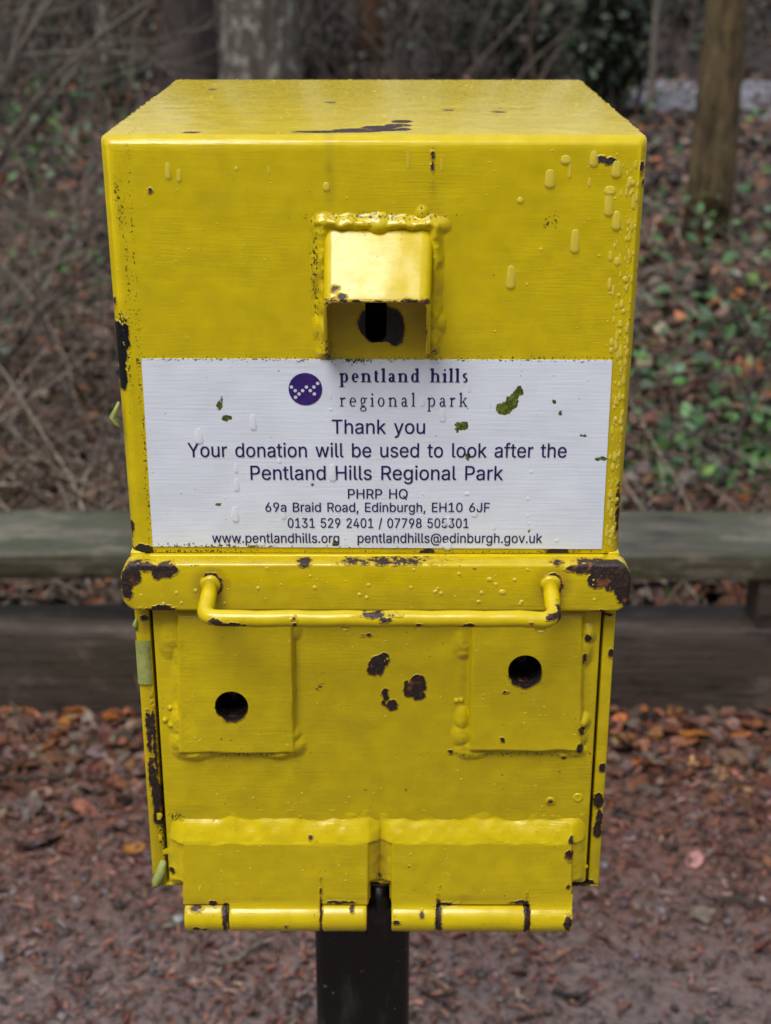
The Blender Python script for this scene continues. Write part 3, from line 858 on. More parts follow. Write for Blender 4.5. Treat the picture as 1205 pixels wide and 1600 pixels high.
        109, 108, 108, 51, 50, 75, 16, 76, 0, 90, 1, 89, 1, 90, 40, 117, 41, 116, 41, 117, 49, 110, 109, 109, 50, 49, 15, 77, 76, 76, 16, 15, 1, 89, 2, 88, 2, 89, 42, 115, 43, 115, 114, 43,
        44, 43, 114, 114, 113, 44, 45, 44, 113, 46, 45, 113, 113, 112, 46, 47, 46, 112, 112, 111, 47, 111, 48, 47, 14, 78, 77, 77, 15, 14, 52, 107, 53, 100, 37, 36, 73, 18, 17, 92, 97, 96,
        96, 93, 92, 100, 36, 35, 101, 100, 35, 35, 34, 101, 102, 101, 34, 34, 58, 102, 58, 103, 102, 106, 105, 55, 55, 54, 106, 107, 106, 54, 53, 107, 54, 73, 17, 74, 61, 60, 31, 62, 30, 29,
        29, 63, 62, 61, 31, 30, 30, 62, 61, 71, 19, 72, 25, 24, 67, 24, 23, 67, 64, 28, 27, 65, 64, 27, 27, 26, 65, 66, 65, 26, 26, 25, 66, 25, 67, 66, 67, 23, 68, 23, 22, 68, 69, 68, 22,
        63, 29, 28, 28, 64, 63, 69, 22, 70, 22, 21, 70, 21, 20, 70, 71, 70, 20, 19, 71, 20, 93, 96, 95, 95, 94, 93, 31, 60, 32, 33, 32, 60, 34, 33, 60, 60, 59, 34, 58, 34, 59, 103, 58, 104,
        105, 104, 57, 55, 105, 57, 56, 55, 57, 18, 73, 72, 72, 19, 18, 91, 0, 97, 97, 92, 91, 98, 39, 38, 99, 98, 38, 38, 37, 99, 37, 100, 99, 107, 52, 108, 51, 108, 52, 16, 75, 74, 74, 17,
        16, 57, 104, 58])]),
    'B': (228, [([30, 0, 30, 254, 121, 254, 145, 252, 164, 245, 180, 235, 190, 221, 197, 205, 199, 187, 198, 172, 193, 160, 178, 143, 157, 133, 157, 131, 170, 129, 182, 123, 192, 114, 201,
        102, 207, 86, 209, 68, 207, 50, 200, 33, 189, 20, 172, 9, 151, 2, 123, 0, 62, 29, 122, 29, 148, 31, 165, 40, 175, 53, 178, 68, 176, 81, 171, 92, 163, 102, 153, 109, 140, 114, 124,
        115, 62, 115, 62, 143, 119, 143, 144, 148, 154, 155, 162, 163, 166, 174, 168, 186, 165, 202, 156, 214, 141, 223, 120, 226, 62, 226], [0, 26, 38, 1, 0, 38, 38, 39, 1, 39, 50, 1, 26,
        0, 25, 25, 27, 26, 37, 40, 38, 39, 38, 40, 49, 2, 50, 1, 50, 2, 35, 13, 36, 41, 36, 13, 13, 12, 41, 12, 42, 41, 27, 25, 24, 24, 28, 27, 40, 37, 36, 36, 41, 40, 48, 3, 49, 2, 49, 3,
        29, 23, 22, 22, 21, 29, 30, 29, 21, 21, 20, 30, 31, 30, 20, 20, 19, 31, 19, 18, 31, 32, 31, 18, 18, 17, 32, 33, 32, 17, 17, 16, 33, 10, 9, 44, 45, 44, 9, 9, 8, 45, 8, 7, 45, 46, 45,
        7, 7, 6, 46, 28, 24, 23, 23, 29, 28, 33, 16, 34, 16, 15, 34, 15, 14, 34, 35, 34, 14, 13, 35, 14, 42, 12, 11, 43, 42, 11, 11, 10, 43, 10, 44, 43, 46, 6, 47, 6, 5, 47, 5, 4, 47, 48,
        47, 4, 3, 48, 4])]),
    'E': (209, [([30, 0, 30, 254, 186, 254, 186, 226, 62, 226, 62, 143, 178, 143, 178, 114, 62, 114, 62, 29, 188, 29, 188, 0], [0, 9, 8, 1, 0, 8, 8, 5, 1, 5, 4, 1, 9, 0, 11, 11, 10, 9, 5, 8,
        7, 7, 6, 5, 3, 2, 4, 1, 4, 2])]),
    'F': (205, [([30, 0, 30, 254, 185, 254, 185, 226, 62, 226, 62, 139, 173, 139, 173, 111, 62, 111, 62, 0], [9, 8, 0, 8, 5, 0, 1, 0, 5, 3, 2, 4, 5, 8, 7, 7, 6, 5, 1, 5, 4, 4, 2, 1])]),
    'H': (258, [([30, 0, 30, 254, 62, 254, 62, 144, 196, 144, 196, 254, 228, 254, 228, 0, 196, 0, 196, 116, 62, 116, 62, 0], [0, 11, 10, 1, 0, 10, 10, 3, 1, 3, 2, 1, 9, 8, 7, 7, 6, 9, 4, 9,
        6, 6, 5, 4, 3, 10, 9, 9, 4, 3])]),
    'J': (198, [([93, -3, 62, 2, 38, 16, 22, 40, 17, 73, 17, 86, 49, 86, 49, 73, 52, 52, 61, 37, 75, 28, 93, 25, 110, 28, 124, 37, 133, 52, 136, 73, 136, 254, 168, 254, 168, 73, 163, 40,
        147, 16, 123, 2], [5, 4, 7, 10, 1, 0, 1, 10, 9, 1, 9, 2, 9, 8, 2, 3, 2, 8, 4, 3, 8, 7, 4, 8, 5, 7, 6, 21, 13, 12, 16, 15, 18, 18, 17, 16, 13, 21, 20, 14, 13, 20, 20, 19, 14, 19, 18,
        14, 18, 15, 14, 21, 12, 0, 12, 11, 0, 10, 0, 11])]),
    'P': (222, [([30, 0, 30, 254, 118, 254, 144, 252, 166, 244, 183, 231, 195, 215, 202, 195, 204, 174, 202, 152, 195, 133, 183, 116, 166, 104, 144, 96, 118, 93, 55, 93, 55, 121, 116, 121,
        134, 123, 149, 128, 159, 136, 167, 147, 171, 160, 172, 174, 171, 188, 167, 201, 159, 211, 148, 219, 134, 224, 116, 226, 62, 226, 62, 0, 62, 121, 62, 93], [15, 16, 0, 1, 0, 16, 15, 0,
        31, 16, 15, 32, 16, 32, 30, 1, 16, 30, 18, 14, 13, 13, 19, 18, 27, 3, 28, 2, 28, 3, 15, 31, 33, 14, 18, 17, 28, 2, 29, 30, 29, 2, 1, 30, 2, 20, 12, 11, 21, 20, 11, 11, 10, 21, 10, 9,
        21, 22, 21, 9, 9, 8, 22, 8, 23, 22, 23, 8, 24, 8, 7, 24, 25, 24, 7, 7, 6, 25, 6, 5, 25, 26, 25, 5, 4, 26, 5, 19, 13, 12, 12, 20, 19, 26, 4, 27, 3, 27, 4, 14, 17, 33, 17, 32, 33, 15,
        33, 32])]),
    'Q': (267, [([123, 80, 156, 80, 185, 42, 192, 32, 234, -24, 200, -24, 173, 13, 166, 23, 133, -3, 103, 1, 75, 12, 52, 32, 35, 58, 24, 90, 20, 127, 24, 165, 35, 197, 52, 223, 75, 242, 103,
        254, 133, 258, 164, 254, 192, 242, 215, 223, 232, 197, 243, 165, 247, 127, 243, 90, 232, 58, 215, 32, 192, 12, 164, 1, 133, 26, 155, 29, 175, 38, 191, 52, 204, 72, 212, 97, 215, 127,
        212, 157, 204, 182, 191, 202, 175, 216, 155, 225, 133, 228, 112, 225, 92, 216, 75, 202, 63, 182, 54, 157, 52, 127, 54, 97, 63, 72, 75, 52, 92, 38, 112, 29, 201, 20, 178, 6, 160, 31,
        183, 45], [10, 53, 11, 12, 11, 53, 53, 52, 12, 13, 12, 52, 52, 51, 13, 14, 13, 51, 50, 14, 51, 14, 50, 49, 15, 14, 49, 49, 48, 15, 16, 15, 48, 9, 55, 54, 18, 47, 46, 46, 19, 18, 33,
        32, 8, 44, 20, 45, 55, 9, 8, 8, 32, 55, 19, 46, 45, 45, 20, 19, 9, 54, 10, 53, 10, 54, 16, 48, 47, 17, 16, 47, 47, 18, 17, 6, 34, 7, 6, 7, 31, 35, 2, 3, 41, 22, 42, 30, 3, 6, 34, 6,
        3, 3, 2, 34, 34, 2, 59, 21, 43, 42, 42, 22, 21, 28, 27, 36, 37, 36, 27, 27, 26, 37, 38, 37, 26, 39, 38, 26, 26, 25, 39, 40, 39, 25, 25, 24, 40, 30, 6, 57, 5, 4, 30, 3, 30, 56, 35, 3,
        29, 29, 28, 35, 28, 36, 35, 40, 24, 41, 24, 23, 41, 22, 41, 23, 33, 8, 31, 31, 7, 33, 20, 44, 43, 43, 21, 20, 2, 35, 59, 29, 3, 56, 6, 31, 57, 33, 7, 58, 7, 34, 58, 30, 4, 56, 5, 30,
        57, 1, 0, 58, 34, 1, 58, 1, 34, 59])]),
    'R': (224, [([30, 0, 30, 254, 118, 254, 145, 252, 167, 244, 183, 232, 195, 217, 202, 198, 205, 176, 202, 154, 195, 136, 183, 120, 166, 109, 145, 101, 118, 99, 48, 99, 48, 128, 117, 128,
        135, 129, 149, 133, 160, 141, 167, 150, 171, 162, 173, 176, 171, 190, 167, 202, 159, 212, 149, 220, 134, 224, 116, 226, 62, 226, 62, 0, 177, 0, 115, 115, 151, 115, 214, 0, 62, 128,
        62, 99, 123, 99, 156, 105], [15, 16, 0, 1, 0, 16, 15, 0, 31, 16, 15, 37, 16, 36, 30, 1, 16, 30, 34, 19, 18, 27, 3, 28, 2, 28, 3, 15, 31, 37, 38, 13, 33, 13, 34, 33, 17, 33, 18, 28,
        2, 29, 30, 29, 2, 1, 30, 2, 20, 12, 11, 21, 20, 11, 11, 10, 21, 10, 9, 21, 22, 21, 9, 23, 22, 9, 9, 8, 23, 8, 7, 23, 24, 23, 7, 25, 24, 7, 7, 6, 25, 6, 5, 25, 26, 25, 5, 4, 26, 5,
        13, 38, 32, 13, 32, 39, 34, 13, 39, 12, 20, 34, 19, 34, 20, 26, 4, 27, 3, 27, 4, 14, 33, 37, 33, 17, 36, 36, 37, 33, 36, 16, 37, 33, 14, 38, 34, 18, 33, 12, 34, 39, 32, 35, 39])]),
    'T': (224, [([16, 226, 16, 254, 208, 254, 208, 226, 128, 226, 128, 0, 96, 0, 96, 226], [1, 0, 7, 3, 2, 4, 7, 6, 5, 5, 4, 7, 1, 7, 4, 4, 2, 1])]),
    'Y': (236, [([102, 0, 102, 104, 8, 254, 46, 254, 96, 172, 111, 146, 125, 115, 112, 115, 126, 146, 140, 172, 191, 254, 228, 254, 134, 104, 134, 0, 118, 129], [3, 2, 4, 7, 5, 1, 4, 2, 1,
        1, 5, 4, 9, 12, 11, 11, 10, 9, 8, 6, 12, 12, 9, 8, 1, 0, 13, 13, 12, 1, 7, 1, 12, 12, 6, 7, 7, 6, 14, 6, 8, 14, 5, 7, 14])]),
    'a': (195, [([80, -4, 63, -3, 47, 2, 34, 11, 24, 22, 17, 37, 15, 54, 17, 69, 22, 80, 29, 90, 39, 97, 63, 105, 89, 110, 117, 113, 133, 117, 136, 121, 138, 127, 138, 128, 133, 148, 120,
        161, 98, 165, 75, 161, 59, 150, 50, 137, 20, 146, 29, 161, 39, 173, 52, 182, 66, 188, 97, 192, 119, 190, 143, 180, 153, 172, 161, 160, 167, 145, 168, 126, 168, 0, 138, 0, 138, 26,
        136, 26, 126, 12, 108, 1, 85, 23, 101, 24, 114, 29, 124, 37, 132, 47, 136, 57, 138, 69, 138, 95, 130, 91, 116, 88, 100, 86, 88, 84, 67, 79, 52, 70, 47, 62, 46, 52, 51, 36, 65, 26],
        [6, 5, 57, 57, 56, 6, 7, 6, 56, 8, 7, 56, 23, 25, 24, 28, 21, 29, 59, 1, 0, 0, 42, 59, 54, 53, 11, 53, 12, 11, 27, 22, 21, 21, 28, 27, 1, 59, 2, 59, 58, 2, 3, 2, 58, 4, 3, 58, 5, 4,
        58, 57, 5, 58, 8, 56, 55, 9, 8, 55, 10, 9, 55, 55, 54, 10, 54, 11, 10, 25, 23, 22, 26, 25, 22, 22, 27, 26, 51, 13, 52, 43, 41, 40, 44, 43, 40, 13, 51, 50, 50, 14, 13, 19, 30, 20, 17,
        16, 35, 35, 34, 17, 38, 37, 36, 47, 38, 36, 48, 47, 36, 36, 35, 48, 49, 48, 35, 15, 49, 35, 35, 16, 15, 44, 40, 39, 45, 44, 39, 46, 45, 39, 39, 38, 46, 38, 47, 46, 14, 50, 49, 49,
        15, 14, 17, 34, 18, 34, 33, 18, 33, 32, 18, 32, 31, 18, 19, 18, 31, 30, 19, 31, 42, 0, 41, 41, 43, 42, 12, 53, 52, 52, 13, 12, 29, 21, 20, 20, 30, 29])]),
    'b': (212, [([115, -4, 99, -3, 86, 2, 69, 16, 59, 29, 56, 29, 56, 0, 26, 0, 26, 254, 57, 254, 57, 160, 59, 160, 69, 173, 86, 186, 98, 191, 115, 192, 137, 189, 156, 180, 173, 166, 185,
        146, 193, 122, 195, 94, 193, 66, 185, 42, 173, 23, 157, 8, 137, -1, 110, 23, 126, 26, 140, 33, 150, 44, 158, 58, 163, 75, 164, 95, 163, 114, 158, 131, 150, 145, 140, 156, 126, 163,
        110, 165, 94, 163, 81, 156, 70, 145, 62, 131, 58, 114, 56, 95, 58, 75, 63, 58, 70, 43, 81, 32, 94, 26], [7, 6, 5, 8, 7, 45, 7, 5, 46, 45, 7, 46, 8, 45, 44, 10, 8, 44, 44, 43, 10, 1,
        50, 2, 40, 14, 13, 2, 50, 3, 49, 3, 50, 41, 40, 12, 40, 13, 12, 3, 49, 4, 49, 48, 4, 5, 4, 48, 48, 47, 5, 46, 5, 47, 10, 43, 42, 11, 10, 42, 42, 41, 11, 41, 12, 11, 8, 10, 9, 27, 0,
        28, 38, 15, 39, 37, 17, 16, 28, 0, 26, 26, 29, 28, 37, 16, 38, 15, 38, 16, 23, 22, 31, 32, 31, 22, 22, 21, 32, 33, 32, 21, 34, 33, 21, 21, 20, 34, 35, 34, 20, 20, 19, 35, 29, 26, 25,
        25, 24, 29, 30, 29, 24, 24, 23, 30, 23, 31, 30, 35, 19, 36, 19, 18, 36, 37, 36, 18, 17, 37, 18, 0, 27, 1, 50, 1, 27, 14, 40, 39, 39, 15, 14])]),
    'd': (212, [([98, -4, 75, -1, 56, 8, 40, 23, 27, 42, 20, 66, 17, 94, 20, 122, 27, 146, 40, 166, 56, 180, 75, 189, 98, 192, 114, 191, 126, 186, 144, 173, 153, 160, 155, 160, 155, 254,
        186, 254, 186, 0, 156, 0, 156, 29, 153, 29, 143, 16, 126, 2, 114, -3, 102, 23, 118, 26, 132, 32, 142, 43, 150, 58, 154, 75, 156, 95, 154, 114, 150, 131, 142, 145, 132, 156, 118, 163,
        102, 165, 86, 163, 72, 156, 62, 145, 54, 131, 50, 114, 48, 95, 50, 75, 54, 58, 62, 44, 73, 33, 86, 26], [5, 4, 47, 47, 46, 5, 6, 5, 46, 46, 45, 6, 45, 44, 6, 7, 6, 44, 44, 43, 7, 8,
        7, 43, 50, 1, 0, 0, 27, 50, 40, 12, 11, 49, 2, 1, 1, 50, 49, 40, 11, 41, 10, 41, 11, 2, 49, 3, 49, 48, 3, 4, 3, 48, 47, 4, 48, 8, 43, 42, 9, 8, 42, 42, 41, 9, 41, 10, 9, 25, 28, 26,
        13, 39, 38, 28, 25, 24, 24, 29, 28, 37, 15, 38, 15, 14, 38, 13, 38, 14, 20, 19, 33, 20, 22, 21, 32, 31, 22, 22, 20, 32, 20, 33, 32, 33, 19, 34, 19, 17, 34, 35, 34, 17, 29, 24, 23,
        30, 29, 23, 23, 22, 30, 22, 31, 30, 35, 17, 36, 17, 16, 36, 37, 36, 16, 15, 37, 16, 17, 19, 18, 27, 0, 26, 26, 28, 27, 12, 40, 39, 39, 13, 12])]),
    'e': (202, [([106, -4, 80, -1, 58, 8, 41, 23, 28, 42, 20, 66, 17, 93, 20, 121, 28, 145, 40, 165, 58, 180, 78, 189, 103, 192, 133, 187, 147, 180, 160, 170, 170, 157, 179, 141, 184, 121,
        186, 97, 186, 85, 37, 85, 37, 110, 169, 110, 155, 101, 153, 119, 149, 134, 141, 147, 131, 157, 118, 163, 103, 165, 87, 163, 73, 157, 62, 147, 54, 135, 50, 121, 48, 105, 48, 89, 50,
        69, 55, 53, 64, 40, 76, 31, 90, 25, 106, 23, 127, 26, 143, 36, 153, 53, 182, 45, 177, 32, 168, 20, 156, 10, 141, 2, 125, -3, 154, 110, 49, 110, 48, 85], [6, 5, 21, 24, 23, 53, 5, 4,
        38, 21, 5, 38, 37, 36, 21, 36, 22, 21, 6, 21, 22, 7, 6, 22, 22, 35, 7, 8, 7, 35, 1, 42, 41, 11, 32, 31, 1, 41, 2, 40, 2, 41, 10, 33, 32, 32, 11, 10, 2, 40, 3, 40, 39, 3, 4, 3, 39,
        38, 4, 39, 8, 35, 34, 9, 8, 34, 34, 33, 9, 33, 10, 9, 43, 0, 52, 52, 44, 43, 13, 28, 14, 44, 52, 51, 28, 13, 29, 12, 29, 13, 48, 47, 46, 20, 24, 37, 20, 19, 24, 23, 24, 19, 19, 18,
        23, 25, 23, 18, 18, 17, 25, 44, 51, 50, 45, 44, 50, 50, 49, 45, 49, 48, 45, 48, 46, 45, 25, 17, 26, 17, 16, 26, 27, 26, 16, 16, 15, 27, 28, 27, 15, 14, 28, 15, 42, 1, 0, 0, 43, 42,
        36, 37, 24, 29, 12, 30, 31, 30, 12, 11, 31, 12, 21, 38, 55, 37, 21, 55, 35, 22, 54, 23, 25, 53, 22, 36, 54, 36, 24, 53, 36, 53, 54, 20, 37, 55])]),
    'f': (127, [([114, 190, 114, 164, 3, 164, 3, 190, 40, 0, 40, 216, 42, 231, 48, 243, 57, 252, 68, 259, 94, 265, 111, 263, 121, 260, 114, 234, 107, 236, 97, 237, 85, 235, 77, 230, 72, 221,
        71, 209, 71, 0, 40, 164, 40, 190, 71, 190, 71, 164], [21, 24, 22, 24, 21, 20, 10, 16, 15, 13, 12, 14, 11, 14, 12, 14, 11, 15, 10, 15, 11, 5, 19, 18, 6, 5, 18, 7, 6, 18, 18, 17, 7, 8,
        7, 17, 9, 8, 17, 17, 16, 9, 16, 10, 9, 22, 23, 19, 4, 20, 21, 3, 2, 21, 22, 3, 21, 19, 5, 22, 1, 0, 23, 24, 1, 23, 23, 22, 24])]),
    'g': (213, [([103, -75, 84, -74, 67, -70, 41, -55, 25, -35, 51, -20, 61, -33, 77, -44, 103, -49, 124, -46, 141, -38, 152, -23, 156, -3, 156, 34, 153, 34, 143, 21, 126, 8, 114, 4, 97, 2,
        76, 5, 56, 13, 40, 27, 28, 45, 20, 68, 17, 96, 20, 123, 27, 147, 40, 166, 56, 180, 76, 189, 98, 192, 114, 191, 127, 186, 144, 173, 154, 159, 157, 159, 157, 190, 186, 190, 186, -4,
        183, -27, 175, -45, 162, -59, 145, -68, 125, -73, 102, 30, 118, 32, 132, 38, 142, 47, 150, 61, 155, 77, 156, 96, 155, 115, 150, 132, 142, 146, 132, 156, 119, 163, 102, 165, 86, 163,
        73, 156, 62, 145, 54, 131, 50, 115, 48, 96, 50, 78, 54, 61, 62, 48, 73, 38, 86, 32], [23, 22, 64, 64, 63, 23, 24, 23, 63, 63, 62, 24, 62, 61, 24, 25, 24, 61, 61, 60, 25, 26, 25, 60,
        18, 44, 67, 56, 30, 57, 1, 7, 2, 18, 67, 19, 66, 19, 67, 29, 58, 57, 57, 30, 29, 2, 7, 3, 7, 6, 3, 4, 3, 6, 5, 4, 6, 19, 66, 20, 21, 20, 66, 66, 65, 21, 22, 21, 65, 64, 22, 65, 26,
        60, 59, 27, 26, 59, 59, 58, 27, 28, 27, 58, 58, 29, 28, 43, 9, 8, 45, 17, 16, 9, 43, 42, 42, 10, 9, 45, 16, 15, 15, 46, 45, 54, 33, 55, 33, 32, 55, 31, 55, 32, 38, 37, 50, 36, 35,
        37, 40, 39, 11, 12, 11, 39, 39, 38, 12, 38, 13, 12, 49, 48, 13, 13, 38, 49, 38, 50, 49, 50, 37, 51, 37, 35, 51, 52, 51, 35, 10, 42, 41, 41, 40, 10, 40, 11, 10, 46, 15, 14, 47, 46,
        14, 14, 13, 47, 13, 48, 47, 52, 35, 53, 35, 34, 53, 54, 53, 34, 33, 54, 34, 43, 8, 0, 1, 0, 8, 7, 1, 8, 44, 18, 17, 17, 45, 44, 55, 31, 56, 30, 56, 31])]),
    'h': (205, [([57, 113, 57, 0, 26, 0, 26, 254, 57, 254, 57, 144, 51, 144, 62, 166, 76, 181, 94, 189, 114, 192, 132, 190, 148, 184, 161, 174, 170, 160, 177, 142, 179, 120, 179, 0, 148, 0,
        148, 118, 145, 137, 136, 152, 123, 161, 105, 165, 92, 163, 80, 159, 71, 151, 63, 141, 58, 129, 57, 156], [3, 2, 6, 1, 0, 2, 6, 2, 0, 25, 24, 8, 26, 25, 7, 25, 8, 7, 6, 0, 28, 5, 6,
        28, 28, 27, 5, 27, 26, 5, 26, 7, 5, 3, 6, 4, 9, 23, 10, 10, 23, 22, 22, 11, 10, 19, 18, 17, 17, 16, 19, 16, 15, 19, 19, 15, 20, 15, 14, 20, 21, 20, 14, 14, 13, 21, 13, 12, 21, 22,
        21, 12, 11, 22, 12, 23, 9, 24, 8, 24, 9, 5, 7, 29, 6, 5, 29, 4, 6, 29])]),
    'i': (83, [([26, 0, 26, 190, 57, 190, 57, 0, 42, 221, 34, 223, 27, 227, 22, 234, 21, 242, 22, 249, 27, 256, 34, 260, 42, 262, 50, 260, 57, 256, 62, 249, 63, 242, 62, 234, 57, 227, 50,
        223], [8, 7, 6, 6, 5, 8, 5, 11, 8, 11, 10, 8, 9, 8, 10, 17, 16, 18, 16, 15, 14, 18, 16, 19, 13, 19, 16, 16, 14, 13, 1, 0, 3, 3, 2, 1, 5, 4, 19, 11, 5, 19, 19, 13, 11, 13, 12, 11])]),
    'k': (190, [([55, 68, 55, 106, 60, 106, 142, 190, 180, 190, 92, 100, 89, 100, 26, 0, 26, 254, 57, 254, 57, 0, 147, 0, 74, 93, 96, 114, 186, 0, 57, 106, 57, 70, 77, 89, 100, 109], [1, 15,
        9, 0, 7, 10, 7, 0, 1, 8, 7, 1, 1, 9, 8, 5, 13, 6, 11, 14, 5, 13, 5, 18, 4, 3, 13, 1, 0, 16, 12, 6, 13, 13, 3, 2, 5, 14, 18, 0, 10, 16, 6, 12, 17, 12, 2, 15, 15, 16, 12, 15, 1, 16, 5,
        6, 17, 11, 5, 17, 12, 16, 17, 2, 12, 13, 4, 13, 18])]),
    'l': (95, [([70, -1, 50, 2, 37, 10, 29, 24, 26, 42, 26, 254, 57, 254, 57, 49, 60, 31, 65, 27, 73, 26, 80, 26, 85, 27, 90, 1, 81, 0], [5, 4, 7, 7, 6, 5, 0, 10, 9, 11, 14, 13, 13, 12, 11,
        10, 0, 14, 14, 11, 10, 0, 9, 1, 9, 8, 1, 2, 1, 8, 3, 2, 8, 4, 3, 8, 7, 4, 8])]),
    'n': (205, [([57, 113, 57, 0, 26, 0, 26, 190, 56, 190, 56, 144, 51, 144, 62, 166, 76, 181, 94, 189, 114, 192, 132, 190, 147, 184, 160, 174, 170, 160, 176, 142, 179, 120, 179, 0, 148, 0,
        148, 118, 145, 137, 136, 152, 123, 161, 105, 165, 92, 163, 80, 159, 71, 151, 63, 141, 58, 129, 56, 154], [1, 0, 2, 3, 2, 0, 6, 3, 0, 25, 24, 8, 26, 25, 7, 25, 8, 7, 6, 0, 28, 5, 6,
        28, 28, 27, 5, 27, 26, 5, 26, 7, 5, 3, 6, 4, 9, 23, 10, 10, 23, 22, 22, 11, 10, 19, 18, 17, 17, 16, 19, 16, 15, 19, 19, 15, 20, 15, 14, 20, 21, 20, 14, 14, 13, 21, 13, 12, 21, 22,
        21, 12, 11, 22, 12, 23, 9, 24, 8, 24, 9, 5, 7, 29, 6, 5, 29, 4, 6, 29])]),
    'o': (208, [([104, -4, 79, -1, 58, 8, 41, 23, 28, 43, 20, 66, 17, 94, 20, 122, 28, 146, 41, 165, 58, 180, 79, 189, 104, 192, 128, 189, 149, 180, 167, 165, 180, 146, 188, 122, 191, 94,
        188, 66, 180, 43, 167, 23, 149, 8, 128, -1, 104, 23, 121, 26, 135, 33, 146, 44, 154, 59, 158, 75, 160, 94, 158, 112, 154, 129, 146, 144, 135, 155, 121, 162, 104, 165, 86, 162, 73,
        155, 62, 144, 54, 129, 50, 112, 48, 94, 50, 75, 54, 59, 62, 44, 73, 33, 86, 26], [5, 4, 44, 44, 43, 5, 6, 5, 43, 43, 42, 6, 42, 41, 6, 7, 6, 41, 41, 40, 7, 8, 7, 40, 0, 24, 1, 47, 1,
        24, 1, 47, 2, 46, 2, 47, 10, 38, 37, 37, 11, 10, 2, 46, 3, 46, 45, 3, 4, 3, 45, 44, 4, 45, 8, 40, 39, 9, 8, 39, 39, 38, 9, 38, 10, 9, 35, 13, 36, 12, 36, 13, 25, 23, 22, 22, 26, 25,
        34, 14, 35, 13, 35, 14, 20, 19, 28, 29, 28, 19, 19, 18, 29, 30, 29, 18, 31, 30, 18, 18, 17, 31, 32, 31, 17, 17, 16, 32, 26, 22, 21, 27, 26, 21, 21, 20, 27, 20, 28, 27, 32, 16, 33,
        16, 15, 33, 34, 33, 15, 14, 34, 15, 24, 0, 23, 23, 25, 24, 11, 37, 36, 36, 12, 11])]),
    'p': (212, [([26, -71, 26, 190, 56, 190, 56, 160, 59, 160, 69, 173, 86, 186, 98, 191, 115, 192, 137, 189, 156, 180, 173, 166, 185, 146, 193, 122, 195, 94, 193, 66, 185, 42, 173, 23, 157,
        8, 137, -1, 115, -4, 99, -3, 86, 2, 69, 16, 59, 29, 57, 29, 57, -71, 110, 23, 126, 26, 140, 33, 150, 44, 158, 58, 163, 75, 164, 95, 163, 114, 158, 131, 150, 145, 140, 156, 126, 163,
        110, 165, 94, 163, 81, 156, 70, 145, 62, 131, 58, 114, 56, 95, 58, 75, 63, 58, 70, 43, 81, 32, 94, 26], [1, 0, 45, 3, 2, 1, 25, 46, 0, 45, 0, 46, 1, 45, 44, 3, 1, 44, 44, 43, 3, 21,
        50, 22, 40, 7, 6, 22, 50, 23, 49, 23, 50, 41, 40, 5, 40, 6, 5, 0, 26, 25, 23, 49, 24, 49, 48, 24, 25, 24, 48, 48, 47, 25, 46, 25, 47, 3, 43, 42, 4, 3, 42, 42, 41, 4, 41, 5, 4, 27,
        20, 28, 38, 8, 39, 37, 10, 9, 28, 20, 19, 19, 29, 28, 37, 9, 38, 8, 38, 9, 16, 15, 31, 32, 31, 15, 15, 14, 32, 33, 32, 14, 34, 33, 14, 14, 13, 34, 35, 34, 13, 13, 12, 35, 29, 19, 18,
        18, 17, 29, 30, 29, 17, 17, 16, 30, 16, 31, 30, 35, 12, 36, 12, 11, 36, 37, 36, 11, 10, 37, 11, 20, 27, 21, 50, 21, 27, 7, 40, 39, 39, 8, 7])]),
    'r': (130, [([26, 0, 26, 190, 56, 190, 56, 160, 58, 160, 65, 173, 76, 184, 90, 190, 107, 192, 115, 192, 122, 192, 122, 161, 115, 162, 103, 163, 91, 161, 80, 157, 70, 151, 63, 142, 58,
        131, 57, 118, 57, 0], [3, 2, 1, 0, 20, 19, 1, 0, 19, 19, 18, 1, 3, 1, 18, 18, 17, 3, 17, 4, 3, 15, 14, 6, 14, 7, 6, 8, 13, 12, 11, 10, 12, 10, 9, 12, 8, 12, 9, 7, 14, 13, 13, 8, 7,
        4, 17, 16, 5, 4, 16, 16, 15, 5, 15, 6, 5])]),
    's': (182, [([91, -4, 72, -3, 56, 2, 42, 9, 31, 19, 23, 32, 18, 47, 47, 53, 53, 40, 62, 30, 75, 25, 91, 23, 108, 25, 122, 31, 131, 40, 134, 51, 132, 60, 127, 68, 118, 74, 106, 78, 75,
        85, 52, 93, 36, 104, 27, 119, 23, 137, 26, 152, 33, 166, 43, 177, 58, 185, 74, 190, 94, 192, 112, 191, 127, 186, 140, 179, 149, 170, 162, 145, 134, 139, 129, 149, 121, 158, 110, 164,
        94, 166, 78, 164, 65, 158, 57, 150, 54, 139, 56, 129, 62, 122, 86, 111, 115, 105, 137, 97, 153, 86, 162, 71, 166, 53, 163, 37, 156, 24, 145, 12, 130, 3, 112, -2], [5, 4, 8, 8, 7, 5,
        6, 5, 7, 24, 23, 44, 25, 24, 44, 0, 11, 1, 10, 1, 11, 1, 10, 2, 9, 2, 10, 28, 42, 41, 41, 29, 28, 2, 9, 3, 4, 3, 9, 8, 4, 9, 20, 47, 21, 47, 46, 21, 22, 21, 46, 46, 45, 22, 23, 22,
        45, 44, 23, 45, 25, 44, 43, 26, 25, 43, 27, 26, 43, 43, 42, 27, 42, 28, 27, 39, 31, 40, 30, 40, 31, 18, 48, 19, 38, 32, 39, 31, 39, 32, 55, 54, 14, 54, 53, 14, 15, 14, 53, 53, 52,
        15, 52, 51, 15, 16, 15, 51, 51, 50, 16, 12, 57, 56, 13, 12, 56, 56, 55, 13, 55, 14, 13, 16, 50, 17, 50, 49, 17, 18, 17, 49, 48, 18, 49, 36, 35, 37, 35, 34, 37, 38, 37, 34, 34, 33,
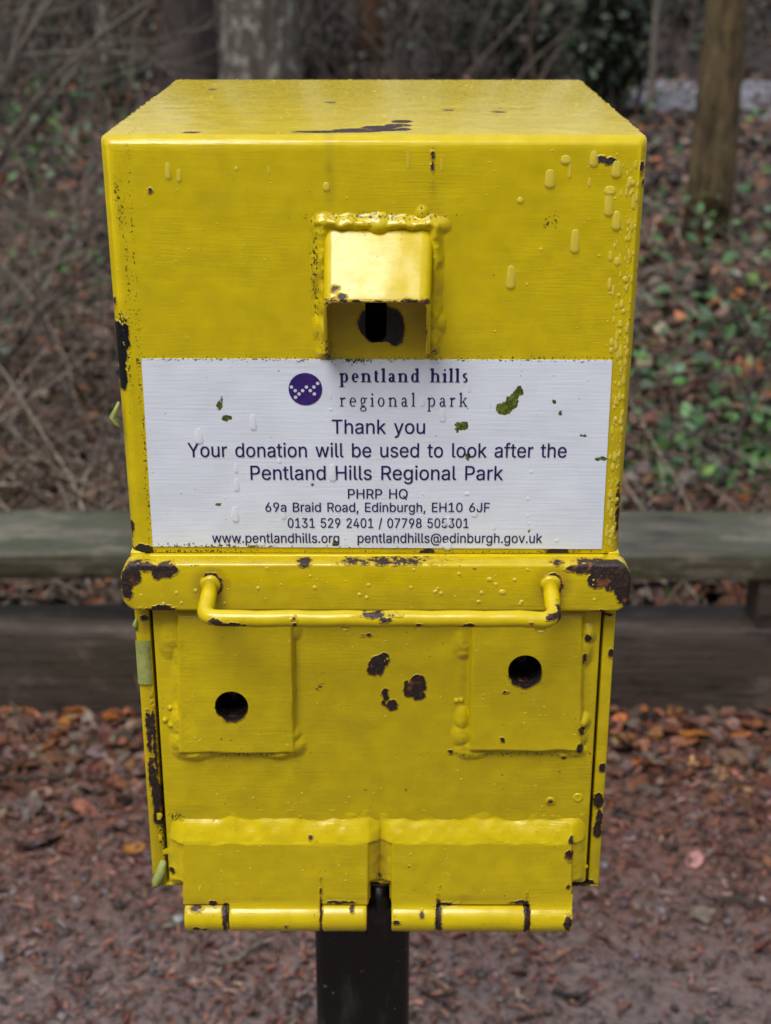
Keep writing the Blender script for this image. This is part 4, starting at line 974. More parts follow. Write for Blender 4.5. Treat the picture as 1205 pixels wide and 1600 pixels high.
        38, 32, 38, 33, 11, 0, 57, 57, 12, 11, 47, 20, 19, 19, 48, 47, 29, 41, 40, 40, 30, 29])]),
    't': (114, [([102, 190, 102, 164, 3, 164, 3, 190, 32, 236, 63, 236, 63, 49, 64, 38, 68, 31, 75, 26, 85, 25, 93, 26, 101, 27, 107, 1, 96, -1, 84, -2, 62, 1, 46, 11, 36, 26, 32, 46, 63,
        190, 63, 164, 32, 164, 32, 190], [19, 18, 7, 7, 6, 19, 21, 22, 6, 15, 10, 9, 12, 14, 13, 10, 15, 14, 11, 10, 14, 14, 12, 11, 15, 9, 16, 9, 8, 16, 17, 16, 8, 18, 17, 8, 7, 18, 8, 20,
        23, 21, 5, 4, 20, 1, 0, 20, 21, 1, 20, 19, 6, 22, 3, 2, 22, 23, 3, 22, 22, 21, 23, 23, 20, 4])]),
    'u': (205, [([91, -3, 73, -1, 57, 5, 44, 15, 35, 29, 28, 47, 26, 69, 26, 190, 57, 190, 57, 72, 60, 52, 68, 37, 82, 28, 100, 25, 113, 27, 125, 31, 134, 38, 142, 48, 146, 61, 148, 76, 148,
        190, 179, 190, 179, 0, 149, 0, 149, 46, 154, 46, 143, 23, 129, 8, 111, 0, 149, 36], [7, 6, 9, 12, 1, 0, 0, 13, 12, 1, 12, 2, 12, 11, 2, 3, 2, 11, 4, 3, 11, 11, 10, 4, 5, 4, 10, 6, 5,
        10, 9, 6, 10, 7, 9, 8, 14, 28, 27, 15, 14, 27, 27, 26, 15, 26, 16, 15, 24, 25, 18, 19, 18, 25, 25, 22, 19, 22, 21, 19, 20, 19, 21, 22, 25, 23, 16, 26, 24, 17, 16, 24, 24, 18, 17, 13,
        0, 28, 28, 14, 13, 24, 26, 29, 25, 24, 29, 23, 25, 29])]),
    'v': (195, [([81, 0, 9, 190, 42, 190, 83, 78, 93, 43, 103, 10, 92, 10, 101, 43, 112, 78, 152, 190, 186, 190, 113, 0, 97, 29], [6, 4, 0, 4, 3, 0, 1, 0, 3, 2, 1, 3, 7, 5, 11, 8, 7, 11, 11,
        10, 8, 10, 9, 8, 6, 0, 11, 11, 5, 6, 6, 5, 12, 5, 7, 12, 4, 6, 12])]),
    'w': (284, [([69, 0, 11, 190, 44, 190, 67, 107, 77, 68, 88, 21, 82, 21, 93, 67, 103, 107, 126, 190, 158, 190, 181, 107, 191, 68, 201, 21, 196, 21, 206, 68, 217, 107, 240, 190, 272, 190,
        215, 0, 184, 0, 159, 86, 152, 112, 145, 140, 138, 169, 145, 169, 138, 140, 131, 112, 124, 86, 99, 0, 85, 34, 198, 33, 142, 154], [2, 1, 3, 4, 0, 6, 3, 1, 0, 0, 4, 3, 28, 8, 7, 8, 28,
        27, 27, 26, 8, 26, 24, 8, 24, 9, 8, 6, 0, 29, 5, 6, 29, 29, 28, 5, 28, 7, 5, 6, 5, 30, 21, 11, 22, 23, 22, 11, 25, 23, 11, 11, 10, 25, 14, 13, 31, 13, 15, 31, 16, 19, 18, 18, 17, 16,
        15, 13, 19, 19, 16, 15, 19, 13, 20, 13, 14, 20, 21, 20, 14, 14, 12, 21, 11, 21, 12, 24, 26, 32, 24, 32, 25, 9, 24, 25, 25, 10, 9, 5, 7, 30, 4, 6, 30, 12, 14, 31, 23, 25, 32])]),
    'y': (195, [([24, -69, 31, -43, 36, -44, 52, -44, 65, -37, 75, -18, 81, -1, 9, 190, 42, 190, 83, 78, 93, 43, 103, 10, 92, 10, 101, 43, 112, 78, 153, 190, 186, 190, 102, -29, 88, -54, 70,
        -68, 46, -73, 32, -72, 97, 29], [21, 2, 0, 2, 1, 0, 3, 20, 19, 19, 4, 3, 2, 21, 20, 20, 3, 2, 12, 10, 6, 9, 6, 10, 15, 14, 16, 11, 17, 16, 16, 14, 11, 13, 11, 14, 17, 11, 6, 12, 6,
        11, 12, 11, 22, 4, 19, 18, 18, 17, 4, 5, 4, 17, 17, 6, 5, 6, 9, 7, 8, 7, 9, 11, 13, 22, 10, 12, 22])]),
}


def font_mesh(text):
    V, F, x, n0 = [], [], 0.0, 0
    for ch in text:
        if ch == ' ':
            x += 0.272
            continue
        adv, pieces = GLYPHS[ch]
        for lay, (vs, t) in enumerate(pieces):
            p = np.array(vs, float).reshape(-1, 2) / 500.0
            V.append(np.column_stack([p[:, 0] + x, p[:, 1], np.full(len(p), lay * 1.2e-5)]))
            F += [(a + n0, b + n0, c + n0) for a, b, c in zip(t[::3], t[1::3], t[2::3])]
            n0 += len(p)
        x += adv / 500.0
    return np.vstack(V), F


CAP = np.ptp(font_mesh('H')[0][:, 1])
ink = Geo()
for s, x0, x1, yb, yc in (('Thank you', 519, 664, 677.5, 655.5), ('Your donation will be used to look after the', 294, 885, 714, 692), ('Pentland Hills Regional Park', 392, 786, 749.5, 727.5),
                          ('PHRP HQ', 544, 637, 779, 764), ('69a Braid Road, Edinburgh, EH10 6JF', 415, 765, 799.5, 785), ('0131 529 2401 / 07798 505301', 450, 732, 824.5, 809.5),
                          ('www.pentlandhills.org', 332, 530, 848, 833), ('pentlandhills@edinburgh.gov.uk', 559, 847, 848, 833)):
    v, f = font_mesh(s)
    A, B = P(x0, yb, INK_Y), P(x1, yb, INK_Y)
    hz = P(x0, yc, INK_Y)[2] - A[2]
    u = (v[:, 0] - v[:, 0].min()) / np.ptp(v[:, 0])
    for dx in (-0.00009, 0.00009):
      ink.add(np.stack([dx + A[0] + u * (B[0] - A[0]), INK_Y - v[:, 2] - (0.00003 if dx > 0 else 0), A[2] + v[:, 1] / CAP * hz], -1), f)


# wide-spaced serif lettering, drawn stroke by stroke (x-height 1, ascender 1.55)
def rect(x0, x1, y0, y1):
    return ('q', [(x0, y0), (x1, y0), (x1, y1), (x0, y1)])


def quad(*p):
    return ('q', list(p))


def arc(cx, cy, rx, ry, tx, ty, a0, a1):
    return ('a', (cx, cy, rx, ry, tx, ty, a0, a1))


def serif_glyph(ch, s, t=0.09):
    w2 = s / 2
    def foot(x, y=0.0, l=0.15): return rect(x - w2 - l, x + w2 + l, y, y + 0.075)
    def head(x, y): return quad((x - w2 - 0.17, y - 0.16), (x - w2 + .02, y - 0.22), (x - w2 + .02, y), (x - w2 - 0.03, y))
    if ch == 'p': return 1.12, [rect(.25 - w2, .25 + w2, -.55, 1), head(.25, 1), foot(.25, -.55), arc(.60, .5, .42, .52, s, t, -125, 140)]
    if ch == 'd': return 1.12, [rect(.82 - w2, .82 + w2, 0, 1.55), head(.82, 1.55), rect(.82, .82 + w2 + .15, 0, .075), arc(.48, .5, .42, .52, s, t, 40, 320)]
    if ch == 'n': return 1.22, [rect(.25 - w2, .25 + w2, 0, 1), head(.25, 1), foot(.25), rect(.92 - w2, .92 + w2, 0, .68), foot(.92), arc(.60, .62, .32 + w2, .40, s, t * 1.3, 0, 150)]
    if ch == 'h': return 1.22, [rect(.25 - w2, .25 + w2, 0, 1.55), head(.25, 1.55), foot(.25), rect(.92 - w2, .92 + w2, 0, .68), foot(.92), arc(.60, .62, .32 + w2, .40, s, t * 1.3, 0, 150)]
    if ch == 'i': return .5, [rect(.25 - w2, .25 + w2, 0, 1), head(.25, 1), foot(.25), arc(.25, 1.36, .12, .12, .119, .119, 0, 360)]
    if ch == 'l': return .5, [rect(.25 - w2, .25 + w2, 0, 1.55), head(.25, 1.55), foot(.25)]
    if ch == 't': return .68, [rect(.28 - w2, .28 + w2, .16, 1.28), rect(.05, .58, .91, 1.0), arc(.46, .22, .18 + w2, .24, s, t, 180, 320)]
    if ch == 'e': return .95, [arc(.48, .5, .42, .52, s, t, 0, 315), rect(.15, .86, .48, .48 + t)]
    if ch == 'o': return 1.02, [arc(.5, .5, .44, .52, s, t, 0, 360)]
    if ch == 'a': return .98, [rect(.66 - w2, .66 + w2, .1, .72), rect(.66, .66 + w2 + .16, 0, .085), arc(.44, .68, .22 + w2, .34, s, t, 0, 165), arc(.40, .28, .32, .30, s * .95, t, 50, 330)]
    if ch == 's': return .80, [arc(.40, .73, .30, .29, s * .85, t * 1.1, 35, 265), arc(.40, .26, .31, .29, s * .85, t * 1.1, -145, 88), quad((.2, .62), (.34, .68), (.62, .40), (.48, .32))]
    if ch == 'r': return .82, [rect(.25 - w2, .25 + w2, 0, 1), head(.25, 1), foot(.25), arc(.58, .70, .26, .32, s * .8, t * 1.6, 45, 165)]
    if ch == 'g': return 1.0, [arc(.44, .66, .32, .36, s * .9, t, 0, 360), arc(.48, -.28, .42, .27, s * .8, t, 0, 360), quad((.20, .34), (.32, .36), (.30, .06), (.18, .10)), rect(.24, .70, 0.0, .12), rect(.66, .98, .86, .97)]
    if ch == 'k': return 1.14, [rect(.25 - w2, .25 + w2, 0, 1.55), head(.25, 1.55), foot(.25), quad((.30, .42), (.42, .42), (.90, .93), (.76, .93)), quad((.42, .56), (.56, .66), (1.02, .04), (.80, .04)), rect(.74, 1.10, 0, .075), rect(.66, 1.0, .925, 1.0)]
    return 0.75, []


def serif_line(s, x0, x1, yb, yx, stem, track):
    pos, x = [], 0.0
    for ch in s:
        adv, pr = serif_glyph(ch, stem)
        pos.append((x, pr))
        x += adv + track
    total = x - track
    A, B = P(x0, yb, INK_Y), P(x1, yb, INK_Y)
    hz = P(x0, yx, INK_Y)[2] - A[2]
    k = 0
    for gx, pr in pos:
        for kind, d in pr:
            if kind == 'q':
                pts = d
                fc = [tuple(range(len(pts)))]
            else:
                cx, cy, rx, ry, tx, ty, a0, a1 = d
                an = np.radians(np.linspace(a0, a1, 25))
                out = [(cx + rx * math.cos(a), cy + ry * math.sin(a)) for a in an]
                inn = [(cx + (rx - tx) * math.cos(a), cy + (ry - ty) * math.sin(a)) for a in an]
                pts = out + inn
                fc = [(i, i + 1, 26 + i, 25 + i) for i in range(24)]
            k += 1
            yy = INK_Y - 0.000012 * (k % 7)
            ink.add([(A[0] + (gx + u) / total * (B[0] - A[0]), yy, A[2] + v * hz) for u, v in pts], fc)


serif_line('pentland hills', 531, 732, 597, 583.0, 0.31, 0.27)
serif_line('regional park', 531, 731, 635, 621.0, 0.19, 0.40)
link('lettering', ink.mesh('lettering'), M_INK, label, smooth=False)
lg = Geo()
c0 = P(477.3, 608, INK_Y)
rl = (P(503.5, 608, INK_Y)[0] - P(451, 608, INK_Y)[0]) / 2
an = np.linspace(0, 2 * math.pi, 49)[:-1]
lg.add([(c0[0] + rl * math.cos(a), INK_Y, c0[2] + rl * 1.0 * math.sin(a)) for a in an], [tuple(range(48))])
nd = len(lg.f)
rd = rl * 0.105
for x, y in ((455.5, 604.7), (461.4, 610.3), (462, 620.7), (467.4, 615.5), (473, 610.3), (479, 604.7), (485, 610.3), (490.6, 604.7), (491.3, 615.5), (496.5, 599)):
    c = P(x, y, INK_Y)
    lg.add([(c[0] + rd * math.cos(a), INK_Y - 0.0001, c[2] + rd * math.sin(a)) for a in an[::4]], [tuple(range(12))])
lo = link('emblem', lg.mesh('emblem'), [M_LOGO, M_DOT], label, smooth=False)
for i, p in enumerate(lo.data.polygons):
    p.material_index = 1 if i >= nd else 0

# --- flange bar
bm = bmesh.new()
x0, x1 = P(189, 920, FL)[0], P(986, 920, FL)[0]
z1, z0 = P(590, 881.5, FL)[2], P(590, 956, FL)[2]
rr = 0.0105
out = []
for cx, cz, a0 in ((x1 - rr, z1 - rr, 90), (x0 + rr, z1 - rr, 180), (x0 + rr, z0 + rr, 270), (x1 - rr, z0 + rr, 0)):
    sgn = 1
    for k in range(9):
        a = R({90: 90 - 90, 180: 90, 270: 180, 0: 270}[a0] + k * 90 / 8)
        out.append((cx + rr * math.cos(a), cz + rr * math.sin(a)))
fa = [bm.verts.new((x, FL, z)) for x, z in out]
fb = [bm.verts.new((x, 0.0015, z)) for x, z in out]
ff = bm.faces.new(fa)
bm.faces.new(fb[::-1])
for i in range(len(out)):
    j = (i + 1) % len(out)
    bm.faces.new((fa[j], fa[i], fb[i], fb[j]))
bmesh.ops.recalc_face_normals(bm, faces=bm.faces)
bmesh.ops.bevel(bm, geom=list(ff.edges), offset=0.0022, segments=4, profile=0.5, affect='EDGES')
o = link('flange', bm_mesh('flange', bm), M_FL, box)
smooth_by_angle(o, 40)

# --- bent rod handle
HY = -0.047
ra, rb = P(329, 914, FL), P(861, 914, FL)
ca, cb = P(319, 966, HY), P(866, 968, HY)
pts = []


def fillet(p, c, q, r, n=8):
    p, c, q = map(np.array, (p, c, q))
    d1, d2 = (p - c) / np.linalg.norm(p - c), (q - c) / np.linalg.norm(q - c)
    a, b = c + d1 * r, c + d2 * r
    return [(1 - t) ** 2 * a + 2 * t * (1 - t) * c + t * t * b for t in np.linspace(0, 1, n)]


ra[1] = rb[1] = FL + 0.004
pts = [ra, (ra * 0.6 + ca * 0.4)] + fillet(ra, ca, cb, 0.0085) + [ca + (cb - ca) * t for t in np.linspace(0.1, 0.9, 17)] + fillet(ca, cb, rb, 0.0085) + [(rb * 0.6 + cb * 0.4), rb]
pts = np.array(pts)
pts[2:-2, 2] += (vnoise(pts[2:-2, 0] * 60, 3, 0, 2) - 0.5) * 0.0012
v, f = tube(pts, 0.0050, 16, jitter=0.07)
g = Geo().add(v, f)
for c in (ra, rb):                                     # weld collar where each end enters the bar
    th = np.linspace(0, 2 * math.pi, 25)[:-1]
    rg, fs = [], []
    for k, (rad_, yy) in enumerate(((0.0064, FL + .0004), (0.0061, FL - .0008), (0.0055, FL - .0016), (0.0048, FL - .0022), (0.0030, FL - .0024))):
        wob = 1 + 0.18 * (vnoise(np.cos(th) * 2 + 9, np.sin(th) * 2 + 9, 0, int(c[0] * 100) + 50) - 0.5)
        rg.append(np.stack([c[0] + rad_ * wob * np.cos(th), np.full(24, yy), c[2] + rad_ * wob * np.sin(th)], -1))
        if k: fs += [((k - 1) * 24 + j, (k - 1) * 24 + (j + 1) % 24, k * 24 + (j + 1) % 24, k * 24 + j) for j in range(24)]
    g.add(np.vstack(rg), fs)
me = g.mesh('handle')
link('handle', me, M_HA, box)

# --- lower cabinet shell
bm = bmesh.new()
ZF = Z_MID + 0.0005
xl_in = P(238, 1000)[0] - (P(238, 1000)[0] + WB / 2) * 0.0
xl_in = -WB / 2 + 0.0092
xr_in = WB / 2 - 0.0072
ZB2 = Z_BOT
for (a, b, c, d, e_, f_) in ((-WB / 2, xl_in, 0, DB, ZB2 + .0025, ZF), (xr_in, WB / 2, 0, DB, ZB2 + .0025, ZF), (-WB / 2, WB / 2, 0.0004, DB, ZB2, ZB2 + .0025), (xl_in, xr_in, DB - .004, DB, ZB2 + .0025, ZF)):
    bm_box(bm, a, b, c, d, e_, f_)
bmesh.ops.recalc_face_normals(bm, faces=bm.faces)
bmesh.ops.bevel(bm, geom=[e for e in bm.edges], offset=0.0009, segments=2, profile=0.5, affect='EDGES')
o = link('cabinet', bm_mesh('cabinet', bm), M_FR, box)
smooth_by_angle(o, 50)

# --- door
bm = bmesh.new()
dq = [P(237, 950, DR), P(942, 950, DR), P(915.5, 1377, DR), P(265, 1379, DR)]
dx0, dx1 = xl_in + 0.0024, xr_in - 0.0022
dz0, dz1 = P(590, 1377, DR)[2], ZF - 0.001
bm_box(bm, dx0, dx1, DR, 0.003, dz0, dz1)
bmesh.ops.recalc_face_normals(bm, faces=bm.faces)
bmesh.ops.bevel(bm, geom=list(bm.edges), offset=0.0012, segments=3, profile=0.5, affect='EDGES')
dm = bm_mesh('door', bm)
holes = []
cut = []
for (px, py, rpx) in ((362.5, 1101, 26.5), (820, 1045, 26.5)):
    c = P(px, py, DR - 0.0028)
    hr = rpx * 0.93 / F_PX
    holes.append((c[0], c[2], hr))
    b2 = bmesh.new()
    bmesh.ops.create_cone(b2, cap_ends=True, segments=40, radius1=hr, radius2=hr, depth=0.03)
    bmesh.ops.rotate(b2, verts=b2.verts, cent=(0, 0, 0), matrix=__import__('mathutils').Matrix.Rotation(math.pi / 2, 3, 'X'))
    bmesh.ops.translate(b2, verts=b2.verts, vec=(c[0], 0, c[2]))
    cmesh = bm_mesh('hole_cut', b2)
    cut.append(cmesh)
dm.materials.append(M_LO)
dm2 = boolean_cut(dm, cut)
o = bpy.data.objects.new('door', dm2)
col.objects.link(o)
o.parent = box
o.location = -BASE
smooth_by_angle(o, 40)
door = o

# --- lock plates welded on the door, each drilled, with a lock deep inside
PLATES = ((278, 462, 950, 1174, [(268, 1000, 15, 22, 2.4), (283, 1022, 10, 18, 3.0), (276, 1055, 6, 28, 1.4), (283, 1128, 12, 26, 3.6), (284, 1158, 13, 20, 3.9), (302, 1176, 22, 9, 3.4), (322, 1176, 14, 7, 2.6), (456, 1148, 11, 13, 4.2),
                                 (459, 1164, 15, 13, 3.6), (436, 1176, 20, 7, 3.0), (415, 1176, 18, 5, 2.4), (458, 985, 10, 12, 2.6), (268, 1132, 4, 4, 2.0), (258, 1125, 3, 3, 1.4), (275, 1105, 3.5, 3.5, 1.8), (266, 1106, 3, 3, 1.6)]),
          (733, 911, 950, 1171, [(723, 1004, 12, 17, 2.8), (724, 1018, 9, 9, 2.2), (722, 1125, 9, 16, 3.0), (722, 1148, 12, 16, 3.2), (730, 1170, 14, 12, 3.0), (742, 1176, 16, 7, 2.4), (912, 1012, 11, 22, 3.6), (920, 990, 9, 12, 3.6),
                                 (911, 1125, 9, 10, 4.2), (908, 1146, 8, 14, 3.4), (899, 1172, 14, 8, 2.6), (880, 1178, 10, 5, 1.6), (713, 1095, 3, 3, 1.5), (721, 1094, 3, 3, 1.5)]))
for (a, b, c, d, blobs), hole in zip(PLATES, holes):
    def plate_h(PX, PY, X, Z, a=a, b=b, c=c, d=d, blobs=blobs):
        kx = (PY - 1075) * 0.012
        cx_ = (a + b) / 2
        sh = (602.5 - cx_) / F_PX * (PY - 1075) * 0.15
        wob = (vnoise(PX / 30, PY / 30, 0, 4) - 0.5) * 2.5
        ins = np.minimum.reduce([PX - (a + sh) + wob, (b + sh) - PX + wob, (PY - c) * .35, d - PY + wob])
        h = 0.0050 * sstep(-2.4, 5.2, ins)
        bl = gauss(PX, PY, blobs) * (0.82 + 0.4 * vnoise(PX / 13, PY / 13, 0, 8) + 0.12 * vnoise(PX / 4.5, PY / 4.5, 0, 18))
        return smax(h, bl, 0.0009) - 0.0002 + 0.00025 * (vnoise(PX / 5, PY / 5, 0, 6) - 0.5) * (bl > 0.0003)
    lp = patch('lock_plate', a - 34, b + 34, c - 6, d + 26, DR - 0.0001, plate_h, M_LO, box, holes=(hole,))
    hx, hz, hr = hole
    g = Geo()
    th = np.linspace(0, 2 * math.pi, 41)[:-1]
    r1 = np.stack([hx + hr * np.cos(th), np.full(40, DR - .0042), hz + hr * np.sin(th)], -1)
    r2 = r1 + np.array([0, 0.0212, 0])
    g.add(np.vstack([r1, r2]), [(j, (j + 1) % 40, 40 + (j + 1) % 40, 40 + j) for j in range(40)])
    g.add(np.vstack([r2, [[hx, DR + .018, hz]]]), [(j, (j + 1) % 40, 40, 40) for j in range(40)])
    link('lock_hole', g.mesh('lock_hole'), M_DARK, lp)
    g = Geo()
    r3 = np.stack([hx - .001 + hr * .72 * np.cos(th), np.full(40, DR + .012), hz + hr * .72 * np.sin(th)], -1)
    r4 = np.stack([hx - .001 + hr * .64 * np.cos(th), np.full(40, DR + .010), hz + hr * .64 * np.sin(th)], -1)
    g.add(np.vstack([r3, r4, [[hx - .001, DR + .010, hz]]]), [(j, (j + 1) % 40, 40 + (j + 1) % 40, 40 + j) for j in range(40)] + [(40 + j, 40 + (j + 1) % 40, 80, 80) for j in range(40)])
    lk = link('lock_core', g.mesh('lock_core'), M_POST, lp)
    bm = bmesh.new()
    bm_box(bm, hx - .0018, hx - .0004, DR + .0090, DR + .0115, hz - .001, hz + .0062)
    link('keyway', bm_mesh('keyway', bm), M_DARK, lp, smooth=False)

# --- hinges: welded leaf plus knuckles on a pin
ZK = P(590, 1429.5, -0.0062)[2]
KR = 0.0107
for side, (a, b, lim0, lim1) in enumerate(((287, 577, 262, 594), (611, 893, 594, 916))):
    def leaf_h(PX, PY, X, Z, a=a, b=b, side=side):
        top = 1307 + (vnoise(PX / 26, 0, 0, 11 + side) - 0.5) * 4
        wob = (vnoise(PX / 18, PY / 25, 0, 21 + side) - 0.5) * 9
        plate = 0.0078 * sstep(-1.4, 1.8, np.minimum.reduce([PX - a, b - PX, PY - top]))
        # weld fillet above and beside the leaf
        dt = top - PY
        fil = 0.0074 * np.clip(1 - (dt / (27 + wob * .8)), 0, 1) ** 0.75 * (dt > -2)
        lft = np.clip(1 - (a - PX) / (21 + wob * .5), 0, 1)
        rgt = np.clip(1 - (PX - b) / (21 + wob * .5), 0, 1)
        both = np.minimum(lft, rgt) ** 0.75
        fil = fil * both
        sd_ = 0.0058 * both * sstep(-30, 0, PY - top) * (1 - sstep(1368, 1381, PY))
        if side == 0: sd_ = np.where(PX > b, np.minimum(sd_, 0.0058 * np.clip(1 - (PX - b) / 26, 0, 1)), sd_)
        h = smax(plate, smax(fil, sd_, .0008), .0010) - 0.00045
        h = h + (0.0007 * (vnoise(PX / 13, PY / 11, 0, 31) - 0.5) + 0.00014 * (vnoise(PX / 4.5, PY / 4.5, 0, 33) - 0.5)) * (plate < 0.003)
        if side == 0: h = np.where(PX > 594, 0, h)
        else: h = np.where(PX < 594, 0, h)
        low = (PY > 1379) & ((PX < a - 1) | (PX > b + 1))
        return np.where(low, 0, h)
    hg = patch('hinge', lim0 - 8, lim1 + 8, 1266, 1402, DR - 0.0001, leaf_h, M_LO, box)
    xa, xb = P(a + 1.5, 1429, -0.008)[0], P(b, 1429, -0.008)[0]
    cuts = ((290, 357.5), (359.5, 501), (503.5, 573)) if side == 0 else ((612, 681), (684, 824), (827, 893))
    for ci, (u0, u1) in enumerate(cuts):
        u0, u1 = P(u0, 1429, -0.010)[0], P(u1, 1429, -0.010)[0]
        attached = (ci == 1) if side == 0 else (ci != 1)
        prof_ = [(KR * math.cos(t), KR * math.sin(t)) for t in np.linspace(0, 2 * math.pi, 33)[:-1]]
        xs = [u0, u0 + .0006, u0 + .0006] + list(np.linspace(u0 + .0012, u1 - .0012, 5)) + [u1 - .0006, u1]
        xs = [u0, u0 + .0008] + list(np.linspace(u0 + .002, u1 - .002, 5)) + [u1 - .0008, u1]
        rs = [0.92, 0.985] + [1.0] * 5 + [0.985, 0.92]
        V = []
        for x, s in zip(xs, rs):
            V += [(x, -0.0062 + cy * s, ZK + cz * s) for cy, cz in prof_]
        fs = [(i * 32 + j, i * 32 + (j + 1) % 32, (i + 1) * 32 + (j + 1) % 32, (i + 1) * 32 + j) for i in range(len(xs) - 1) for j in range(32)]
        fs += [tuple(range(32)), tuple((len(xs) - 1) * 32 + j for j in range(31, -1, -1))]
        g = Geo().add(V, fs)
        if attached:                                    # the leaf curls into this knuckle
            z_leaf = P(590, 1396, -0.0105)[2]
            pr = []
            for t in np.linspace(0, 1, 8):
                ang = R(180 - 62 + 0 * t)
                p0 = np.array([-0.0106, z_leaf])
                p2 = np.array([-0.0062 - KR * math.cos(R(58)) - .0003, ZK + KR * math.sin(R(58))])
                p1 = np.array([-0.0107, ZK + KR * 1.00])
                pr.append((1 - t) ** 2 * p0 + 2 * t * (1 - t) * p1 + t * t * p2)
            V = [(x, p[0], p[1]) for x in (u0, u1) for p in pr] + [(x, p[0] + .004, p[1]) for x in (u0, u1) for p in pr]
            k = len(pr)
            fs = [(j, j + 1, k + j + 1, k + j) for j in range(k - 1)]
            fs += [(2 * k + j, j, j + 1, 2 * k + j + 1) for j in range(k - 1)] + [(k + j, 3 * k + j, 3 * k + j + 1, k + j + 1) for j in range(k - 1)]
            g.add(V, fs)
        o = link('knuckle', g.mesh('knuckle'), M_LO, hg)
        smooth_by_angle(o, 50)
    v, f = tube([(xa + .001, -.0062, ZK), ((xa + xb) / 2, -.0062, ZK), (xb - .001, -.0062, ZK)], KR * 0.86, 20)
    link('pin', Geo().add(v, f).mesh('pin'), M_RUST, hg)

# --- two rivets
for px, py in ((860, 1252), (903, 1246)):
    g = Geo()
    c = P(px, py, DR)
    th = np.linspace(0, 2 * math.pi, 19)[:-1]
    rg = []
    prf = ((0.0034, 0.0), (0.0032, .0006), (0.0026, .0010), (0.0018, .0008), (0.0010, .0006), (0.0002, .0007))
    for r_, h_ in prf:
        rg.append(np.stack([c[0] + r_ * np.cos(th), np.full(18, DR + .0002 - h_), c[2] + r_ * np.sin(th)], -1))
    g.add(np.vstack(rg), [(k * 18 + j, k * 18 + (j + 1) % 18, (k + 1) * 18 + (j + 1) % 18, (k + 1) * 18 + j) for k in range(5) for j in range(18)])
    link('rivet', g.mesh('rivet'), paint('yellow_paint_rivet', [chip(px, py, 3, 3, DR)], (), [chip(px, py, 9, 9, DR)], 0.5) if px == 860 else bpy.data.materials['yellow_paint_rivet'], box)

# --- pale green remnants of tape on the left edge
def wrap_strip(name, y0p, y1p, Yoff, wpx, seed):
    g = Geo()
    n_ = 14
    V = []
    for i in range(n_):
        z = P(225, y0p + (y1p - y0p) * i / (n_ - 1))[2]
        k = (vnoise(i * 0.7, seed, 0, seed) - 0.5) * 0.0012
        xi = -WB / 2 - 0.0009
        V += [(xi, 0.012 + k, z), (xi - .0001, 0.0012, z), (xi + .0006, -0.0011, z), (xi + wpx * 0.5, -0.0014 - k * .3, z), (xi + wpx + k, -0.0010, z), (xi + wpx + k, 0.0002, z)]
    fs = [(i * 6 + j, i * 6 + j + 1, (i + 1) * 6 + j + 1, (i + 1) * 6 + j) for i in range(n_ - 1) for j in range(5)]
    g.add(V, fs)
    return link(name, g.mesh(name), M_TAPE, box)


wrap_strip('tape_remnant', 1000, 1068, 0, 0.0094, 3)
for fp, fr, jt in (([P(186, 628, -.0005), P(182, 640, -.0006), P(177, 652, -.0008), P(181, 662, -.0006), P(189, 668, -.0002)], [.0006, .0012, .0020, .0014, .0005], 1.3),
                   ([P(256, 1345, -.0004), P(252, 1364, -.001), P(247, 1378, -.0012), P(240, 1385, -.0006)], [.0016, .0030, .0036, .0018], 1.3),
                   ([P(213, 968, -.0003), P(211, 976, -.0004), P(213, 984, -.0003)], [.0008, .0016, .0008], .2)):
    V, f = tube(fp, fr, 10, jitter=jt)
    link('paint_flake', Geo().add(V, f).mesh('paint_flake'), M_TAPE, box)

# --- square post
bm = bmesh.new()
pc = 0.098
px0, px1 = P(493, 1520, pc)[0], P(640, 1520, pc)[0]
bm_box(bm, px0, px1, pc, pc + (px1 - px0), -0.10, Z_BOT - 0.0002)
bmesh.ops.recalc_face_normals(bm, faces=bm.faces)
bmesh.ops.bevel(bm, geom=[e for e in bm.edges if abs(e.verts[0].co.z - e.verts[1].co.z) > 0.5], offset=0.008, segments=6, profile=0.5, affect='EDGES')
o = link('post', bm_mesh('post', bm), M_POST, box)
smooth_by_angle(o, 40)
# black block added in the hinge gap, standing in for the post in shadow
bm = bmesh.new()
bx0, bx1 = P(571, 1420, .004)[0], P(614, 1420, .004)[0]
bm_box(bm, bx0, bx1, 0.0045, pc - 0.0003, P(590, 1470, 0.0045)[2], Z_BOT - 0.0003)
bmesh.ops.bevel(bm, geom=list(bm.edges), offset=0.001, segments=2, affect='EDGES')
link('gap_shade_block', bm_mesh('gap_shade_block', bm), M_POST, box)

